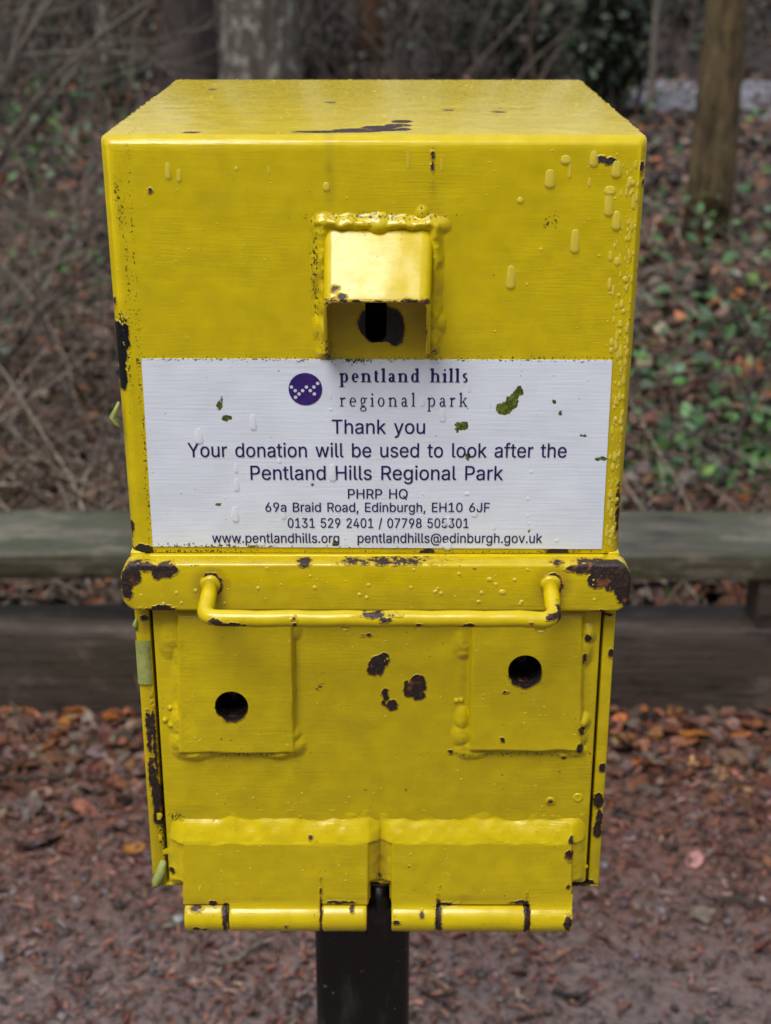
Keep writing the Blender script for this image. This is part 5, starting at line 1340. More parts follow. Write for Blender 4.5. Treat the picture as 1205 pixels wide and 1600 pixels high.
# ================================================================ rain drops clinging to the box
def drop_geo(items):
    """items: list of (centre, axis_u, axis_v, normal, ru, rv, h, tail)"""
    nu, nv = 10, 5
    V, F = [], []
    th = np.arange(nu) * 2 * math.pi / nu
    base = 0
    for c, u, v, nrm, ru, rv, h, tail in items:
        rings_ = []
        for k in range(nv):
            ph = k / nv * math.pi / 2
            rr_, hh = math.cos(ph), math.sin(ph)
            top_ = np.sin(th) > 0.01
            sv = np.sin(th) + np.where(top_, tail, 0.0) / max(rr_, 0.25)
            su = np.cos(th) * np.where(top_, 1 - 0.10 * min(tail, 2), 1.0)
            sag = np.where(top_, 1 - 0.55 * min(1, tail), 1.0)
            rings_.append(c + np.outer(su * ru * rr_, u) + np.outer(sv * rv * rr_, v) + np.outer(h * hh * sag, nrm) - nrm * 0.00012)
        V += rings_ + [(c + nrm * (h - .00012))[None]]
        for k in range(nv - 1):
            for j in range(nu):
                F.append((base + k * nu + j, base + k * nu + (j + 1) % nu, base + (k + 1) * nu + (j + 1) % nu, base + (k + 1) * nu + j))
        for j in range(nu):
            F.append((base + (nv - 1) * nu + j, base + (nv - 1) * nu + (j + 1) % nu, base + nv * nu, base + nv * nu))
        # closed underside
        F.append((base + 0,) * 1 + tuple(base + j for j in range(nu - 1, 0, -1)))
        base += nv * nu + 1
    return V, F


UX, UZ, NF = np.array([1., 0, 0]), np.array([0, 0, 1.]), np.array([0, -1., 0])
drops = []


def fdrop(px, py, rpx, hpx=None, Y=0.0, tail=0.0, flat=0.55):
    s = 0.90 / F_PX
    ru = rpx * s
    rv = (hpx or rpx) * s
    c, nf, ux = P(px, py, Y), NF, UX
    hw = WB / 2 * (0.9985 + 0.016 * (c[2] - Z_MID) / (Z_TOP - Z_MID))
    over = abs(c[0]) - (hw - 0.0085)
    if abs(Y) < 0.0005 and over > 0:                    # follow the rolled corner
        over = min(over, 0.0078)
        sg = math.copysign(1, c[0])
        dz_ = math.sqrt(0.0085 ** 2 - over ** 2)
        c = np.array([sg * (hw - 0.0085 + over), 0.0085 - dz_, c[2]])
        nf = np.array([sg * over, -dz_, 0]) / 0.0085
        ux = np.array([dz_, sg * over, 0]) / 0.0085
    drops.append((c, ux, UZ, nf, ru, rv, flat * min(ru, rv * 1.3), tail))


for x, y, r_, h_, t_ in ((263, 275, 5, 6, 2.2), (280, 280, 4, 5, 2.0), (510, 294, 5.5, 5.5, .6), (369, 264, 3, 3, 0.3), (420, 268, 2, 4, 1.2), (859, 288, 8.5, 6, 2.6), (898, 390, 7.5, 6, 4.0), (951, 332, 7.5, 6, 4.2),
                         (963, 354, 7.5, 6, 2.8), (798, 446, 7.5, 6, 4.0), (928, 255, 7, 6, 2.0), (963, 272, 8, 6, 2.2), (921, 289, 2.5, 3, 2.5), (953, 300, 9, 5, .8), (884, 252, 8, 5, .8), (990, 322, 4, 6, 2),
                         (661, 336, 9, 8, .6), (813, 314, 5, 4, .4), (890, 275, 3, 4, 5), (638, 260, 2, 4, 5), (690, 264, 2, 4, 3), (845, 390, 3, 2.5, .2)):
    fdrop(x, y, r_, h_, -0.0001, t_, 0.42)
for x, y, r_, h_, t_ in ((396, 668, 6, 5, 3.4), (311, 690, 7, 5, 3.4), (369, 736, 4, 4, 2.5), (370, 764, 5, 5, 2.6), (368, 812, 6.5, 5, 3.6), (443, 808, 5, 5, 2.2), (520, 748, 7, 5, 4.0), (692, 656, 5, 4, 3.6), (733, 610, 3, 4, 3.2),
                         (741, 805, 6, 4, 1.2), (700, 854, 7, 6, .8), (408, 850, 8, 4, .6), (830, 738, 3, 3, .2), (437, 722, 3.5, 3.5, .6), (730, 772, 4.5, 3, .2), (825, 780, 3.5, 3, .2), (825, 806, 2.5, 2.5, 0), (826, 818, 2.5, 2.5, 0),
                         (700, 818, 8, 5, 1.5), (517, 620, 2.5, 5, 2), (517, 640, 3, 3, 0), (660, 632, 4, 4, 2), (870, 845, 4, 3, .5), (772, 826, 3, 3, 1), (352, 778, 2.5, 2, 0), (660, 772, 2.5, 2, 0), (766, 634, 2, 5, 2)):
    fdrop(x, y, r_, h_, LT - 0.00002, t_, 0.36)
r2 = np.random.default_rng(3)
for i in range(330):                                    # thick beads down the right edge
    y = 258 + (855 - 258) * r2.random() ** 0.9
    xe = 1004 - (y - 215) * 0.066
    x = xe - abs(r2.normal(0, 1)) * 17 - 1
    lim = 958 - (y - 560) * .057
    if y > 558 and x < lim + 4: continue
    r_ = 1.0 + 2.8 * r2.random() ** 2.4
    fdrop(x, y, r_, r_ * (1 + r2.random() * 1.2), -0.0001, r2.random() * 1.4, 0.6)
for i in range(130):
    x, y = r2.uniform(180, 990), r2.uniform(235, 550)
    if 480 < x < 700 and y > 320: continue
    r_ = .8 + 1.3 * r2.random() ** 3
    fdrop(x, y, r_, r_, -0.0001, 0, .6)
for i in range(150):
    x, y = r2.uniform(215, 970), r2.normal(918, 18)
    if not 888 < y < 950: continue
    r_ = .9 + 3.0 * r2.random() ** 5
    fdrop(x, y, r_, r_, FL, 0, .55)
for x, y, r_ in ((765, 905, 5), (775, 913, 4), (785, 925, 6), (804, 906, 4), (815, 940, 4), (748, 940, 4), (576, 914, 4), (562, 929, 4), (485, 900, 3), (824, 890, 3)):
    fdrop(x, y, r_, r_ * .8, FL, 0, .5)
for i in range(130):
    xc, yc = r2.uniform(262, 910), r2.uniform(985, 1270)
    pl = (282 < xc < 458 or 738 < xc < 906) and yc < 1168
    for k in range(r2.integers(1, 6)):
        x, y = xc + r2.normal(0, 7), yc + r2.normal(0, 9)
        r_ = .7 + 1.5 * r2.random() ** 3
        if any(math.hypot(x - hx, y - hy) < 34 for hx, hy in ((362, 1101), (820, 1045))): continue
        inpl = (284 < x < 456 or 740 < x < 904) and y < 1166
        if not inpl and ((246 < x < 480 or 700 < x < 930) and y < 1190): continue
        fdrop(x, y, r_, r_, DR - (0.0049 if inpl else 0.0), 0, .6)
for xc in (298, 312, 338, 345, 372, 390, 410, 425, 440, 470, 530, 540, 566, 640, 700, 760):
    for k in range(r2.integers(3, 12)):
        r_ = .8 + 1.5 * r2.random() ** 2
        fdrop(xc + r2.normal(0, 2), r2.uniform(1318, 1392), r_, r_, DR - 0.0074, 0, .6)
for i in range(60):
    x = r2.uniform(294, 888)
    if 572 < x < 612: continue
    r_ = .8 + 1.5 * r2.random() ** 3
    fdrop(x, r2.uniform(1284, 1300), r_, r_, DR - 0.0050, 0, .7)
for i in range(240):                                    # beads along the roof's sheet edges
    s = r2.random()
    if r2.random() < .30:
        c = np.array([r2.uniform(-WB / 2, WB / 2), DB - .0008 - r2.random() * .002, Z_TOP - .0004])
    else:
        sg = r2.choice([-1, 1])
        c = np.array([sg * (WB / 2 * 1.0145 - .0010 - r2.random() * .0012), r2.uniform(0.008, DB), Z_TOP - .0009])
    r_ = .0003 + .0007 * r2.random() ** 2
    drops.append((c, UX, np.array([0, 1., 0]), UZ, r_, r_, r_ * .8, 0.0))
for i in range(150):
    c = np.array([r2.uniform(-.14, .14), r2.uniform(.012, DB - .01), Z_TOP])
    r_ = .0003 + .0009 * r2.random() ** 4
    drops.append((c, UX, np.array([0, 1., 0]), UZ, r_, r_, r_ * .5, 0.0))
# hanging drops under the handle and the hinge
for px, py, Y, r_ in ((540, 983, HY, .0032), (845, 986, HY, .0034), (800, 1457, -.004, .0034), (404, 1452, -.011, .0026), (650, 982, HY, .0014)):
    c = P(px, py, Y)
    drops.append((c + np.array([0, 0, .0012]), UX, np.array([0, 1., 0]), -UZ, r_, r_ * .8, r_ * .9, 0.0))
white = np.array([1 if abs(d[0][1] - LT) < 0.0001 else 0 for d in drops])
V, F = drop_geo(drops)
me = Geo()
me.v, me.f, me.n = V, [tuple(dict.fromkeys(q)) for q in F], 0
o = link('rain_drops', me.mesh('rain_drops'), M_WATER)
faces_each = len(me.f) // len(drops)
o.data.polygons.foreach_set('material_index', np.repeat(white, faces_each).astype(np.int32))
tag(o, 'brightly tinted rain drops beaded and running on the yellow box', 'rain drops', kind='stuff')

# ================================================================ GROUND, LITTER, UNDERGROWTH
def ground_mat():
    n = N('woodland_soil')
    o = n.obj
    a = n.noise(o, 9.0, 6.0, 0.65)
    b = n.noise(o, 70.0, 4.0, 0.7)
    big = n.noise(o, 1.3, 3.0)
    v = n.voronoi(o, 55.0, out='Color')
    c = n.mix(n.ramp(a, 0.3, 0.7), (0.085, 0.062, 0.060), (0.19, 0.142, 0.136))
    c = n.mix(n.ramp(b, 0.40, 0.62, 0.0, 0.75), c, (0.23, 0.165, 0.15))
    c = n.mix(n.ramp(b, 0.42, 0.30, 0.0, 0.85), c, (0.022, 0.015, 0.012))
    c = n.mix(n.ramp(big, 0.48, 0.62, 0.0, 0.5), c, (0.15, 0.115, 0.112))
    sx = n.new('ShaderNodeSeparateXYZ')
    n.put(sx.inputs[0], o)
    yy = n.math('MULTIPLY_ADD', a, 0.9, sx.outputs[1])
    c = n.mix(n.ramp(yy, 1.45, 1.95, 0.0, 0.8), c, n.mix(b, (0.125, 0.052, 0.034), (0.19, 0.085, 0.058)))   # red-brown mulch nearer the beam
    c = n.mix(n.ramp(yy, 2.35, 2.75, 0.0, 0.92), c, n.mix(b, (0.010, 0.008, 0.007), (0.036, 0.024, 0.020)))   # dark humus in the wood
    n.bump(n.math('MULTIPLY_ADD', a, 0.03, n.math('MULTIPLY', b, 0.012)))
    n.set(Base_Color=c, Roughness=n.ramp(a, 0.3, 0.7, 0.42, 0.75))
    return n.m


def gz(x, y):
    """ground height: trodden path by the box, lumpier wood beyond the beam, rising a little"""
    far = sstep(2.1, 3.2, y)
    return (vnoise(x * 1.1 + 31, y * 1.1 + 11, 0, 41) - 0.5) * 0.10 * far + (vnoise(x * 6 + 31, y * 6 + 11, 0, 42) - 0.5) * 0.018 * (0.4 + far)


xs = np.concatenate([np.linspace(-60, -6, 19)[:-1], np.linspace(-6, 6, 200), np.linspace(6, 60, 19)[1:]])
ys = np.concatenate([np.linspace(-60, -2, 16)[:-1], np.linspace(-2, 12, 240), np.linspace(12, 140, 40)[1:]])
X, Yg = np.meshgrid(xs, ys)
Zg = gz(X, Yg) - 0.003
idx = np.arange(X.size).reshape(X.shape)
q = np.stack([idx[:-1, :-1], idx[:-1, 1:], idx[1:, 1:], idx[1:, :-1]], -1).reshape(-1, 4)
ground = link('ground', np_mesh('ground', np.stack([X, Yg, Zg], -1).reshape(-1, 3), q), ground_mat())
tag(ground, 'brown woodland floor and trodden path around the box', 'ground', kind='structure')

# far grey path curling through the wood on the right
M_PATH = simple('wet_grey_path', (0.13, 0.125, 0.145), (0.22, 0.21, 0.24), 5.0, 0.5, 0.004)
ctr = np.array([(2.05, 14.2), (3.2, 13.6), (4.4, 12.6), (4.6, 11.0), (3.9, 9.6), (3.25, 8.4), (3.2, 7.0), (3.8, 5.5), (4.8, 4.0)])
tt = np.linspace(0, len(ctr) - 1, 60)
cx_ = np.interp(tt, range(len(ctr)), ctr[:, 0])
cy_ = np.interp(tt, range(len(ctr)), ctr[:, 1])
k5 = np.ones(7) / 7
cx_ = np.convolve(np.pad(cx_, 3, 'edge'), k5, 'valid')
cy_ = np.convolve(np.pad(cy_, 3, 'edge'), k5, 'valid')
tx, ty = np.gradient(cx_), np.gradient(cy_)
L = np.hypot(tx, ty)
V = []
for s in np.linspace(-1, 1, 9):
    wv = np.interp(tt, [0, 2, 4, 8], [1.35, 1.35, 0.8, .6]) + 0.18 * (vnoise(tt * 1.7, s * 2 + 4, 0, 44) - 0.5)
    xx, yy = cx_ - ty / L * s * wv, cy_ + tx / L * s * wv
    V.append(np.stack([xx, yy, gz(xx, yy) + 0.022 - 0.02 * abs(s) ** 4], -1))
V = np.stack(V, 1).reshape(-1, 3)
f = [(i * 9 + j, i * 9 + j + 1, (i + 1) * 9 + j + 1, (i + 1) * 9 + j) for i in range(59) for j in range(8)]
tag(link('path', np_mesh('path', V, f), M_PATH), 'wet grey footpath winding through the trees', 'path', kind='structure')


def leaves(name, pos, size, colors, tilt=0.5, narrow=0.36, mat=None, curl=0.25, rs=None, yaw=None):
    rs = rs or rng
    n = len(pos)
    loc = np.array([(0, 0, 0), (-narrow, .45, .0), (narrow, .45, .0), (0, 1, 0), (0, .48, 0), (-narrow * .72, .78, 0), (narrow * .72, .78, 0), (-narrow * .7, .15, 0), (narrow * .7, .15, 0)])
    fc = np.array([(0, 8, 4), (8, 2, 4), (2, 6, 4), (6, 3, 4), (3, 5, 4), (5, 1, 4), (1, 7, 4), (7, 0, 4)])
    Lp = np.repeat(loc[None], n, 0)
    Lp[:, :, 1] -= .5
    Lp[:, :, :2] += rs.normal(0, .05, (n, 9, 2))
    Lp[:, :, 2] = curl * rs.normal(0.6, .6, (n, 1)) * (np.abs(loc[None, :, 0]) / narrow) ** 1.3 * .5 + curl * rs.normal(0, .9, (n, 1)) * (loc[None, :, 1] - .5) ** 2 + rs.normal(0, .03, (n, 9))
    Lp *= size[:, None, None]
    az = rs.uniform(0, 2 * math.pi, n) if yaw is None else yaw
    t1, t2 = rs.normal(0, tilt, n), rs.normal(0, tilt, n)
    ca, sa = np.cos(az), np.sin(az)
    c1, s1, c2, s2 = np.cos(t1), np.sin(t1), np.cos(t2), np.sin(t2)
    x, y, z = Lp[:, :, 0], Lp[:, :, 1], Lp[:, :, 2]
    y, z = y * c1[:, None] - z * s1[:, None], y * s1[:, None] + z * c1[:, None]
    x, z = x * c2[:, None] + z * s2[:, None], -x * s2[:, None] + z * c2[:, None]
    x, y = x * ca[:, None] - y * sa[:, None], x * sa[:, None] + y * ca[:, None]
    V = np.stack([x, y, z], -1) + pos[:, None]
    F = (fc[None] + 9 * np.arange(n)[:, None, None]).reshape(-1, 3)
    me = np_mesh(name, V.reshape(-1, 3), F)
    at = me.color_attributes.new('Col', 'FLOAT_COLOR', 'POINT')
    cc = np.repeat(np.concatenate([colors, np.ones((n, 1))], 1), 9, 0)
    at.data.foreach_set('color', cc.astype(np.float32).ravel())
    return me


def pal(n, cols, wts, rs=None, var=0.3):
    rs = rs or rng
    c = np.array(cols)[rs.choice(len(cols), n, p=np.array(wts) / sum(wts))]
    return np.clip(c * np.exp(rs.normal(0, var, (n, 1))) * np.exp(rs.normal(0, .08, (n, 3))), 0, 1)


def scatter_far(n, h0, h1, wide=0.46, rs=None):
    rs = rs or rng
    hor = h0 * (h1 / h0) ** rs.random(n)
    y = hor + CAM[1]
    x = rs.uniform(-1, 1, n) * (wide * hor + .5)
    return x, y


BROWN = [(0.098, 0.042, 0.028), (0.17, 0.072, 0.042), (0.25, 0.100, 0.045), (0.12, 0.080, 0.062), (0.28, 0.19, 0.14), (0.022, 0.015, 0.012), (0.38, 0.125, 0.030), (0.18, 0.14, 0.12)]
WTS = [5, 5, 3, 4, 1.8, 4, .7, 2.0]
M_LEAF = leaf_mat('wet_dead_leaf')
x, y = scatter_far(34000, 2.95, 17.0)
sz = rng.uniform(.03, .075, len(x)) * (1 + 0.02 * y)
z = gz(x, y) + rng.random(len(x)) ** 2 * 0.05
o = link('leaf_litter', leaves('leaf_litter', np.stack([x, y, z], -1), sz, pal(len(x), BROWN, WTS), .5, curl=.18), M_LEAF)
tag(o, 'brown dead leaves covering the woodland floor behind the low beam', 'leaf litter', kind='stuff')
# leaves blown against the front of the beam and over the trodden ground
n_ = 2600
y = 1.93 - np.abs(rng.normal(0, .20, n_)) - .03
x = rng.uniform(-1.9, 1.9, n_)
z = gz(x, y) + rng.random(n_) * .03 * np.exp(-(1.93 - y) / .15) + .004
o = link('drifted_leaves', leaves('drifted_leaves', np.stack([x, y, z], -1), rng.uniform(.02, .07, n_) * np.where(rng.random(n_) < .2, 1.25, .85),
         pal(n_, BROWN + [(0.42, 0.15, 0.03), (0.46, 0.24, 0.10)], [5, 5, 4, 3, 1.5, 3, 1.6, 2.0, .5, .4]), .26, .30, curl=.13), M_LEAF)
tag(o, 'orange and brown leaves drifted along the foot of the low beam', 'fallen leaves', kind='stuff')

# needles, bark shreds and grit on the path
n_ = 60000
y = rng.uniform(.3, 1.9, n_)
x = rng.uniform(-1.6, 1.6, n_)
dens = np.clip(.35 + .9 * (vnoise(x * 2.2, y * 2.2, 0, 51) - .35) + .55 * (y - .9), 0.08, 1)
k = rng.random(n_) < dens
x, y = x[k], y[k]
z = gz(x, y) + rng.random(len(x)) * .010 + .002
needle_cols = [(0.20, 0.082, 0.055), (0.26, 0.11, 0.072), (0.15, 0.066, 0.050), (0.30, 0.19, 0.15), (0.08, 0.05, 0.045), (0.22, 0.17, 0.165)]
o = link('needle_litter', leaves('needle_litter', np.stack([x, y, z], -1), rng.uniform(.007, .028, len(x)) * np.where(rng.random(len(x)) < .06, 1.7, 1), pal(len(x), needle_cols, [5, 4, 4, 1.5, 3, 1.5]), .22, .085, curl=.3), M_LEAF, smooth=False)
tag(o, 'reddish needles and bark shreds strewn on the path', 'needle litter', kind='stuff')
M_GRIT = simple('grit_stone', (0.55, 0.5, 0.5), (1.0, 0.95, 0.95), 40, 0.55, attr=True)
n_ = 5500
y = rng.uniform(.2, 1.85, n_)
x = rng.uniform(-1.5, 1.5, n_)
s = .003 + .010 * rng.random(n_) ** 3.2
ico = bmesh.new()
bmesh.ops.create_icosphere(ico, subdivisions=1, radius=1)
iv = np.array([v.co[:] for v in ico.verts])
ifc = np.array([[v.index for v in f.verts] for f in ico.faces])
ico.free()
V = iv[None] * (1 + rng.normal(0, .18, (n_, len(iv), 1))) * (s[:, None, None] * rng.uniform(.6, 1.2, (n_, 1, 3)) * np.array([1, 1, .6]))
V = V + np.stack([x, y, gz(x, y) + .001], -1)[:, None]
me = np_mesh('grit', V.reshape(-1, 3), (ifc[None] + len(iv) * np.arange(n_)[:, None, None]).reshape(-1, 3))
at = me.color_attributes.new('Col', 'FLOAT_COLOR', 'POINT')
cc = pal(n_, [(0.13, 0.115, 0.125), (0.20, 0.18, 0.185), (0.09, 0.075, 0.075), (0.17, 0.125, 0.115), (0.34, 0.32, 0.32)], [5, 3, 4, 4, .5])
at.data.foreach_set('color', np.repeat(np.concatenate([cc, np.ones((n_, 1))], 1), len(iv), 0).astype(np.float32).ravel())
tag(link('grit', me, M_GRIT), 'grey and pinkish grit pressed into the path', 'grit', kind='stuff')

# fallen twigs and dead bracken stems
M_TWIG = simple('dead_twig', (0.55, 0.5, 0.45), (1.0, 1.0, 1.0), 30, 0.7, attr=True)


def twig_geo(g, n, xr, yr, rs, lmin, lmax, rmin, rmax, up, cols, log=True):
    for i in range(n):
        if log:
            hor = yr[0] * (yr[1] / yr[0]) ** rs.random()
            y0 = hor + CAM[1]
            x0 = rs.uniform(*xr) * (.42 * hor + .4)
        else:
            x0, y0 = rs.uniform(*xr), rs.uniform(*yr)
        Ln = rs.uniform(lmin, lmax)
        az, el = rs.uniform(0, 2 * math.pi), abs(rs.normal(0, up))
        d = np.array([math.cos(az) * math.cos(el), math.sin(az) * math.cos(el), math.sin(el)])
        p = np.array([x0, y0, float(gz(x0, y0)) + .006 + rs.random() * .02])
        pts = [p]
        for k in range(5):
            d = d + rs.normal(0, .16, 3) + np.array([0, 0, -.06 if el > .2 else 0])
            if el <= .2: d[2] *= .3
            d /= np.linalg.norm(d)
            p = p + d * Ln / 5
            p[2] = max(p[2], float(gz(p[0], p[1])) + .004)
            pts.append(p)
        r0 = rs.uniform(rmin, rmax)
        v, f = tube(pts, np.linspace(r0, r0 * .4, 6), 4, cap=False)
        c = np.array(cols[rs.integers(len(cols))]) * math.exp(rs.normal(0, .25))
        g.add(v, f, (*c, 1))


TW = [(0.15, 0.115, 0.095), (0.24, 0.20, 0.17), (0.07, 0.05, 0.04), (0.30, 0.26, 0.21), (0.18, 0.125, 0.085)]
rs = np.random.default_rng(12)
g = Geo()
twig_geo(g, 1500, (-1, 1), (3.0, 12), rs, .15, .7, .002, .006, .25, TW)
twig_geo(g, 1500, (-1, -.25), (3.1, 9), rs, .3, 1.0, .0018, .0055, .6, TW)
twig_geo(g, 500, (.25, 1), (3.1, 9), rs, .25, .8, .0018, .005, .45, TW)
tag(link('undergrowth_twigs', g.mesh('undergrowth_twigs'), M_TWIG), 'tangle of dry brown twigs and bracken stems on the wood floor', 'twigs', kind='stuff')

# green ground cover: bramble and ivy leaves in clumps
GREEN = [(0.038, 0.10, 0.028), (0.058, 0.145, 0.042), (0.085, 0.20, 0.05), (0.03, 0.08, 0.04), (0.14, 0.24, 0.05), (0.10, 0.18, 0.10)]
M_GREEN = leaf_mat('bramble_leaf', .35)
rs = np.random.default_rng(5)
pos, szs = [], []


def clump(px, py, rx_m, ry_m, n, hmax, s0, s1):
    c = T(px, py)
    for i in range(int(n * 1.6)):
        x_, y_ = c[0] + rs.normal(0, rx_m), c[1] + rs.normal(0, ry_m)
        if y_ < 2.2: continue
        pos.append((x_, y_, float(gz(x_, y_)) + .02 + hmax * rs.random() ** 1.5))
        szs.append(rs.uniform(s0 * .6, s1 * 1.1))


for a in ((1180, 720, .20, .30, 60, .16, .03, .07), (1030, 770, .10, .15, 34, .12, .03, .06), (1060, 700, .10, .2, 26, .2, .03, .07), (1130, 640, .15, .3, 40, .2, .03, .07), (1190, 790, .12, .1, 34, .1, .03, .06),
          (1150, 560, .3, .4, 40, .2, .03, .07), (1060, 520, .25, .4, 34, .2, .03, .07), (1180, 420, .4, .6, 130, .25, .03, .07), (1100, 600, .35, .4, 110, .2, .03, .06), (1150, 760, .25, .2, 70, .14, .03, .06), (100, 140, .7, .8, 110, .35, .05, .10), (1060, 400, .4, .5, 46, .25, .03, .07), (1090, 280, .5, .8, 40, .3, .04, .08),
          (60, 190, .45, .7, 130, .4, .04, .10), (150, 250, .3, .5, 50, .3, .04, .08), (90, 300, .3, .5, 40, .3, .04, .08), (60, 480, .25, .4, 36, .2, .03, .06), (160, 480, .2, .3, 26, .2, .03, .06), (20, 560, .15, .3, 24, .15, .03, .06),
          (30, 420, .3, .4, 30, .25, .03, .07), (1130, 940, .3, .06, 30, .05, .02, .05), (20, 920, .06, .06, 16, .05, .03, .05), (1170, 210, .5, .8, 40, .4, .04, .09), (600, 600, .6, .6, 60, .2, .03, .07), (400, 400, .8, .9, 60, .3, .03, .08), (800, 400, .8, .9, 60, .3, .03, .08)):
    clump(*a)
pos, szs = np.array(pos), np.array(szs)
o = link('ground_cover', leaves('ground_cover', pos, szs, pal(len(pos), GREEN, [4, 5, 4, 3, 1.2, 2.0], rs), .6, .33, rs=rs), M_GREEN, smooth=False)
tag(o, 'low green bramble and ivy leaves among the dead leaves', 'ground cover', kind='stuff')

# ================================================================ LOW TIMBER RAIL
M_RAIL = wood_mat('mossy_grey_timber', (0.042, 0.038, 0.024), (0.090, 0.080, 0.058), (0.042, 0.052, 0.016), .34)
M_BEAM = wood_mat('dark_brown_sleeper', (0.038, 0.026, 0.022), (0.075, 0.054, 0.047), (0.048, 0.040, 0.024), .55)


def timber(name, x0, x1, y0, y1, z0, z1, mat, parent, seed, nx=90, amp=.006, bev=.008):
    """sawn timber with worn, uneven arrises"""
    prof_ = []
    r_ = bev
    for cy, cz, a0 in ((y0 + r_, z0 + r_, 180), (y1 - r_, z0 + r_, 270), (y1 - r_, z1 - r_, 0), (y0 + r_, z1 - r_, 90)):
        prof_ += [(cy + r_ * math.cos(R(a0 + t)), cz + r_ * math.sin(R(a0 + t))) for t in (0, 45, 90)]
    # extra points along the long sides
    full = []
    for i in range(len(prof_)):
        p, q_ = np.array(prof_[i]), np.array(prof_[(i + 1) % len(prof_)])
        m = max(1, int(np.linalg.norm(q_ - p) / .03))
        full += [p + (q_ - p) * t / m for t in range(m)]
    full = np.array(full)
    k = len(full)
    xs_ = np.linspace(x0, x1, nx)
    V = []
    for x in xs_:
        d1 = (vnoise(x * 5 + 50, full[:, 0] * 9 + 9, full[:, 1] * 9 + 9, seed) - .5) * 2 * amp
        d2 = (vnoise(x * 5 + 80, full[:, 0] * 9 + 9, full[:, 1] * 9 + 9, seed + 1) - .5) * 2 * amp
        V.append(np.stack([np.full(k, x), full[:, 0] + d1, full[:, 1] + d2], -1))
    f = [(i * k + j, i * k + (j + 1) % k, (i + 1) * k + (j + 1) % k, (i + 1) * k + j) for i in range(nx - 1) for j in range(k)]
    f += [tuple(range(k - 1, -1, -1)), tuple((nx - 1) * k + j for j in range(k))]
    o = link(name, Geo().add(np.vstack(V), f).mesh(name), mat, parent)
    smooth_by_angle(o, 40)
    return o


yb = T(600, 1118)[1]
rail = tag(empty('timber_rail', (0, yb + .06, 0)), 'low mossy timber rail on a dark sleeper beam behind the box', 'rail')
zb1 = P(600, 985, yb)[2]
timber('beam', -2.6, 2.6, yb, yb + .125, -.05, zb1, M_BEAM, rail, 3, amp=.004, bev=.004)
zr1, zr0 = P(600, 868, yb)[2], P(600, 907, yb)[2]
timber('plank', -2.6, 2.6, yb, yb + .25, zr0, zr1, M_RAIL, rail, 9, amp=.0022, bev=.0045)
for xp in (P(1222, 940, yb)[0], P(1222, 940, yb)[0] - .90, P(1222, 940, yb)[0] - 1.80, P(1222, 940, yb)[0] + .90):
    timber('stub_post', xp - .045, xp + .045, yb + .012, yb + .112, zb1 - .006, zr0 + .004, M_BEAM, rail, 5, nx=8, amp=.003, bev=.005)

# ================================================================ TREES
def tree(name, label, px, py, dia, height, mat, lean=(0, 0), limbs=4, seed=0, flare=1.35, hmin=2.5, twigs=True, group=None):
    c = T(px, py)
    c[2] = float(gz(c[0], c[1])) - .05
    root = empty(name, c)
    tag(root, label, 'tree', group)
    n = 22
    ts = np.linspace(0, 1, n)
    rr = np.random.default_rng(seed)
    bend = np.stack([np.sin(ts * 3 + seed) * .04 * dia * 6, np.cos(ts * 2.3 + seed) * .03 * dia * 6, 0 * ts], -1)
    bend -= bend[0]
    pts = c + np.stack([lean[0] * ts * height, lean[1] * ts * height, ts * height], -1) + bend * ts[:, None]
    rad_ = dia / 2 * (1 - .72 * ts) * (1 + (flare - 1) * np.exp(-ts * height / .28))
    v, f = tube(pts, rad_, 20, jitter=.22, seed=seed)
    link('trunk', Geo().add(v, f).mesh('trunk'), mat, root)
    if limbs:
        g = Geo()
        for i in range(limbs):
            t0 = rr.uniform(hmin / height, .95)
            b = np.array([np.interp(t0, ts, pts[:, k]) for k in range(3)])
            az = rr.uniform(0, 2 * math.pi)
            d = np.array([math.cos(az), math.sin(az), rr.uniform(.25, .9)])
            Ln = height * (1 - t0) * .5 + .8
            r0 = dia * .5 * (1 - .72 * t0) * .5
            def grow(b, d, Ln, r0, lev):
                p, pp = b.copy(), [b.copy()]
                d = d / np.linalg.norm(d)
                for k in range(6):
                    d = d + rr.normal(0, .14, 3) + np.array([0, 0, .04])
                    d /= np.linalg.norm(d)
                    p = p + d * Ln / 6
                    pp.append(p.copy())
                v, f = tube(pp, np.linspace(r0, r0 * .25, 7), 6 if lev < 2 else 4, cap=False)
                g.add(v, f)
                if lev < 2:
                    for q in range(3):
                        k = rr.integers(2, 6)
                        dd = d + rr.normal(0, .7, 3)
                        grow(pp[k], dd, Ln * .5, r0 * .45, lev + 1)
            grow(b, d, Ln, r0, 0)
        link('crown', g.mesh('crown'), mat, root)
    return root


B_OLIVE = bark_mat('olive_brown_bark', (0.030, 0.022, 0.011), (0.17, 0.118, 0.058), (0.23, 0.22, 0.14), .0)
B_GREY = bark_mat('lichen_grey_bark', (0.06, 0.05, 0.042), (0.15, 0.13, 0.11), (0.36, 0.35, 0.29), .10)
B_DARK = bark_mat('dark_wet_bark', (0.035, 0.028, 0.025), (0.085, 0.066, 0.06), (0.12, 0.11, 0.09), -.02)
B_RED = bark_mat('red_brown_bark', (0.10, 0.05, 0.025), (0.19, 0.095, 0.045), (0.16, 0.10, 0.06), 0)
B_PALE = bark_mat('pale_young_bark', (0.12, 0.10, 0.08), (0.21, 0.18, 0.15), (0.25, 0.24, 0.2), 0)

